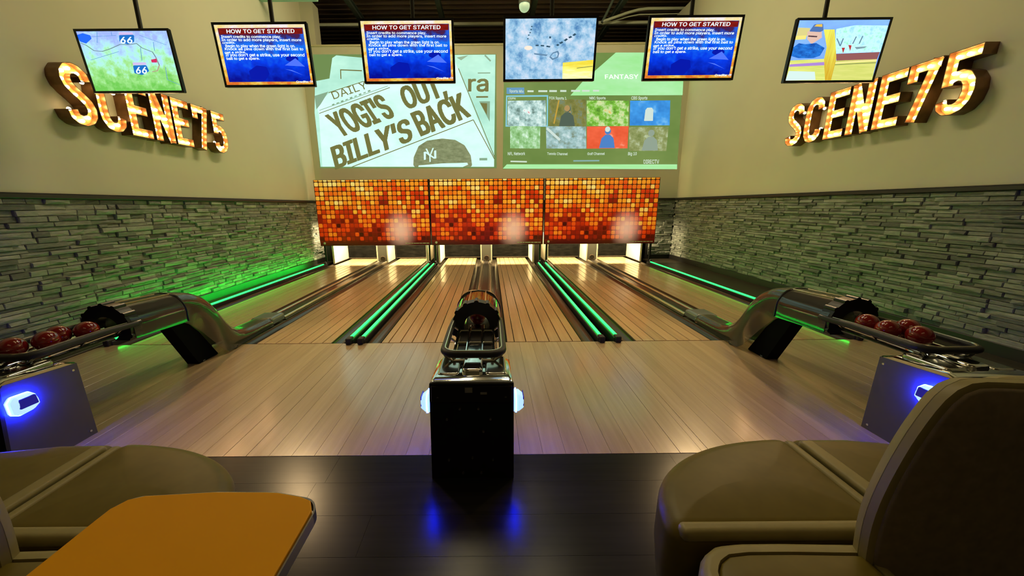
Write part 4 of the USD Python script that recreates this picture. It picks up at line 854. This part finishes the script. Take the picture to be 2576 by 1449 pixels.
ret.append(dup(ret[0], (PAIRS[0], 1.42, 0), 'ball return with red balls and glowing blue control box, at the left edge', 'ball returns'))
ret.append(dup(ret[0], (PAIRS[2], 1.42, 0), 'ball return with red balls and grey side panel, at the right behind the lounge seat', 'ball returns'))
# balls
red_m = noisy('ball_red', (.16, .006, .006), (.26, .012, .010), .10, (9, 9, 9), 3, coat=.6)
BR = .054
def ball_z(x, y):
    c = min(PAIRS, key=lambda c: abs(c - x))
    if y > 2.2: return .4555 + BR
    zr = .4945 + .016 * max(0, y - 1.76); z = max([zr + math.sqrt(max(0, .0628 ** 2 - (x - c - d) ** 2)) for d in (-.105, -.04, .04, .105)] + [.487 + math.sqrt(max(0, .0623 ** 2 - (y - q) ** 2)) for q in (1.66, 1.90, 2.10)])
    return z + .0003
balls = [((-2.47, 1.712), 'red bowling ball in the left ball return, nearest and cut by the picture edge'), ((-2.40, 1.800), 'red bowling ball in the left ball return, second from the near end'), ((-2.46, 1.902), 'red bowling ball in the left ball return, third from the near end'), ((-2.375, 1.973), 'red bowling ball in the left ball return, fourth, just in front of the hood'), ((-2.45, 2.31), 'dark red bowling ball inside the mouth of the left ball return hood'),
         ((2.235, 1.995), 'red bowling ball in the right ball return, farthest, next to the hood'), ((2.232, 1.880), 'red bowling ball in the right ball return, second from the hood, on the lane side'), ((2.342, 1.879), 'red bowling ball in the right ball return, on the wall side, shaded'), ((2.290, 1.778), 'red bowling ball in the right ball return, nearest to the viewer'), ((-.09, 2.31), 'dark red bowling ball inside the mouth of the middle ball return hood')]
bl = None
for (x, y), l in balls:
    zb = ball_z(x, y)
    if bl is None:
        bl = thing('bowling_ball', l, 'bowling ball', (x, y, zb), 'red bowling balls')
        holes = m3.Manifold.sphere(BR, 48).translate((x, y, zb))
        part(bl, 'shell', holes, red_m, smooth=True)
    else: dup(bl, (x, y, zb), l, 'red bowling balls')

# ================================================================== foreground lounge seats and table
olive = noisy('seat_vinyl', (.120, .086, .010), (.155, .112, .016), .46, (14, 14, 14), 5, .12, spec=.28, dist=.003); band_m = noisy('band_vinyl', (.25, .205, .085), (.31, .255, .112), .44, (14, 14, 14), 5, .08, spec=.3, dist=.003); back_m = noisy('back_fabric', (.16, .12, .08), (.23, .18, .12), .65, (40, 40, 40), 5, .15, dist=.003)
def lounge(tag, label, mx):
    """Upholstered corner seat; mx mirrors the plan for the other side."""
    t = thing('lounge_seat', label, 'lounge seat', (mx(1.05), .72, 0)); Z = .45
    flip = mx(1.0) < 0
    def P_(pts): return Polygon([(mx(x), y) for x, y in pts])
    def seat(pts, r=.03, rr=.02, bm=None, bw=.042):
        poly = P_(pts).buffer(-rr).buffer(rr, 10); n = 140
        rings = [np.column_stack([ngon_ring(poly, i, n), np.full(n, z)]) for i, z in ((.03, .16), (.012, .20), (.0, .30), (.0, Z - r))]
        for a in np.linspace(.2, math.pi / 2, 6): rings.append(np.column_stack([ngon_ring(poly, r * .7 * (1 - math.cos(a)) + 1e-5, n), np.full(n, Z - r + r * math.sin(a))]))
        rings.append(np.column_stack([ngon_ring(poly, bw, n), np.full(n, Z + .001)])); rings.append(np.column_stack([ngon_ring(poly, bw + .003, n), np.full(n, Z - .012)]))
        if bm is not None:
            rs = rings[:3]
            for a in np.linspace(.1, math.pi / 2, 9): rs.append(np.column_stack([ngon_ring(poly, .055 * (1 - math.cos(a)) + 1e-5, n), np.full(n, Z - .045 + .045 * math.sin(a))]))
            rs += [np.column_stack([ngon_ring(poly, i, n), np.full(n, z)]) for i, z in ((.09, Z + .006), (.14, Z + .009))]
            c_ = part(t, 'seat_cushion', loft(rs), olive, smooth=60); part(c_, 'plinth', pad_mesh(poly.buffer(-.05), 0, .165, .01, 48), MATS['black_rubber']); return
        c_ = part(t, 'seat_cushion', loft([np.column_stack([ngon_ring(poly, i, n), np.full(n, z)]) for i, z in ((bw + .0035, Z - .03), (bw + .004, Z - .004), (bw + .010, Z + .003), (bw + .05, Z + .010), (bw + .10, Z + .014))]), olive, smooth=60)
        part(c_, 'border_band', loft(rings), bm or band_m, 'paler border band' if bm is None else None, smooth=50)
        part(c_, 'plinth', pad_mesh(poly.buffer(-.05), 0, .165, .01, 48), MATS['black_rubber'])
    q_ = [(1.042 - .588 * math.cos(a) ** (2 / 2.15), .735 + .375 * math.sin(a) ** (2 / 2.15)) for a in np.linspace(0, math.pi / 2, 26)]
    seat([(.470, .722)] + q_[::1] + [(1.042, .722)], bm=olive, bw=.022, rr=.045)
    def roll(x0, x1, y0, y1): part(t, 'edge_roll', pad_mesh(P_([(x0, y0), (x1, y0), (x1, y1), (x0, y1)]).buffer(-.012).buffer(.012, 6), Z - .03, Z + .003, min(.013, .4 * min(x1 - x0, y1 - y0)), 90), band_m, 'paler stitched edge roll', smooth=50)
    roll(.478, 1.036, .719, .757); roll(1.010, 1.041, .758, 1.075); roll(1.061, 1.112, .735, 1.075)
    seat([(1.060, .722), (1.060, 1.106), (1.24, 1.104), (1.42, 1.075), (1.62, 1.0), (1.78, .88), (1.84, .80), (1.85, .722)], bm=olive, bw=.022)
    seat([(.452, .45), (.455, .58), (.468, .635), (.495, .672), (.54, .697), (.60, .703), (.70, .703), (.90, .698), (.90, -.20), (.52, -.20), (.47, .0)], bw=.034)
    def back(outline, y0, y1, r=.035):
        poly = Polygon(chaikin([(mx(x), z) for x, z in outline], 2)).buffer(-.02).buffer(.02, 8); n = 110; bw = .040; plane = ((0, 0, 0), (1, 0, 0), (0, 0, 1), (0, -1, 0))
        def rg(ins, y): q = ngon_ring(poly, ins + 1e-5, n); return np.column_stack([q[:, 0], np.full(n, y), q[:, 1]])
        face = part(t, 'backrest', loft([rg(.012, y0 + .02), rg(.010, y0 + .004), rg(.016, y0 - .002), rg(.05, y0 - .010), rg(.09, y0 - .014)]), back_m, 'dark upholstered back', smooth=60)
        part(face, 'border_band', loft([rg(.010, y0 + .004), rg(.0, y0 + .010), rg(0, (y0 + y1) / 2), rg(.0, y1 - .03), rg(.010, y1 - .008), rg(.03, y1)]), band_m, 'paler border band', smooth=50)
    back([(.86, .10), (.862, .388), (.850, .468), (.843, .557), (.852, .645), (.876, .751), (.906, .833), (.930, .876), (.962, .897), (1.0, .899), (1.1, .892), (1.9, .89), (1.9, .10)], .635, .692)
    back([(1.08, .46), (1.085, .70), (1.105, .80), (1.125, .845), (1.15, .86), (1.20, .864), (1.3, .86), (1.95, .855), (1.95, .46)], .706, .766)
    return t
lounge('r', 'olive vinyl lounge seat with a tall dark back, at the lower right', lambda x: x)
lounge('l', 'olive vinyl lounge seat behind the orange table, at the lower left', lambda x: -.27 - x)
tb = thing('table', 'small table with an orange-yellow laminate top and metal edge, at the lower left', 'table', (-.575, .2, 0))
zt_, TZ = .65, (1.25 - .65) / .53
tp = rounded([(-.79, -.25), (-.79, .64), (-.60, .652), (-.47, .650), (-.364, .628), (-.364, -.25)], .045)
part(tb, 'table_top', loft([np.column_stack([ngon_ring(tp, i, 90), np.full(90, z)]) for i, z in ((.004, .626), (.003, .648), (.006, .650))]), noisy('laminate_orange', (.78, .33, .002), (.84, .37, .003), .55, (3, 3, 3), 3, spec=.15), smooth=30)
part(tb, 'metal_edge', to_plane(extrude(tp.buffer(.002).difference(tp.buffer(-.0015)), .024), (0, 0, .620), (1, 0, 0), (0, 1, 0), (0, 0, 1)), pm('edge_metal', (.55, .53, .48), .25, .9), 'ribbed metal edge')
part(tb, 'pedestal', cyl((-.575, .2, .02), (-.575, .2, .625), .04, 20), blackmetal, smooth=40); part(tb, 'base_plate', cyl((-.575, .2, 0), (-.575, .2, .022), .2, 32), blackmetal)
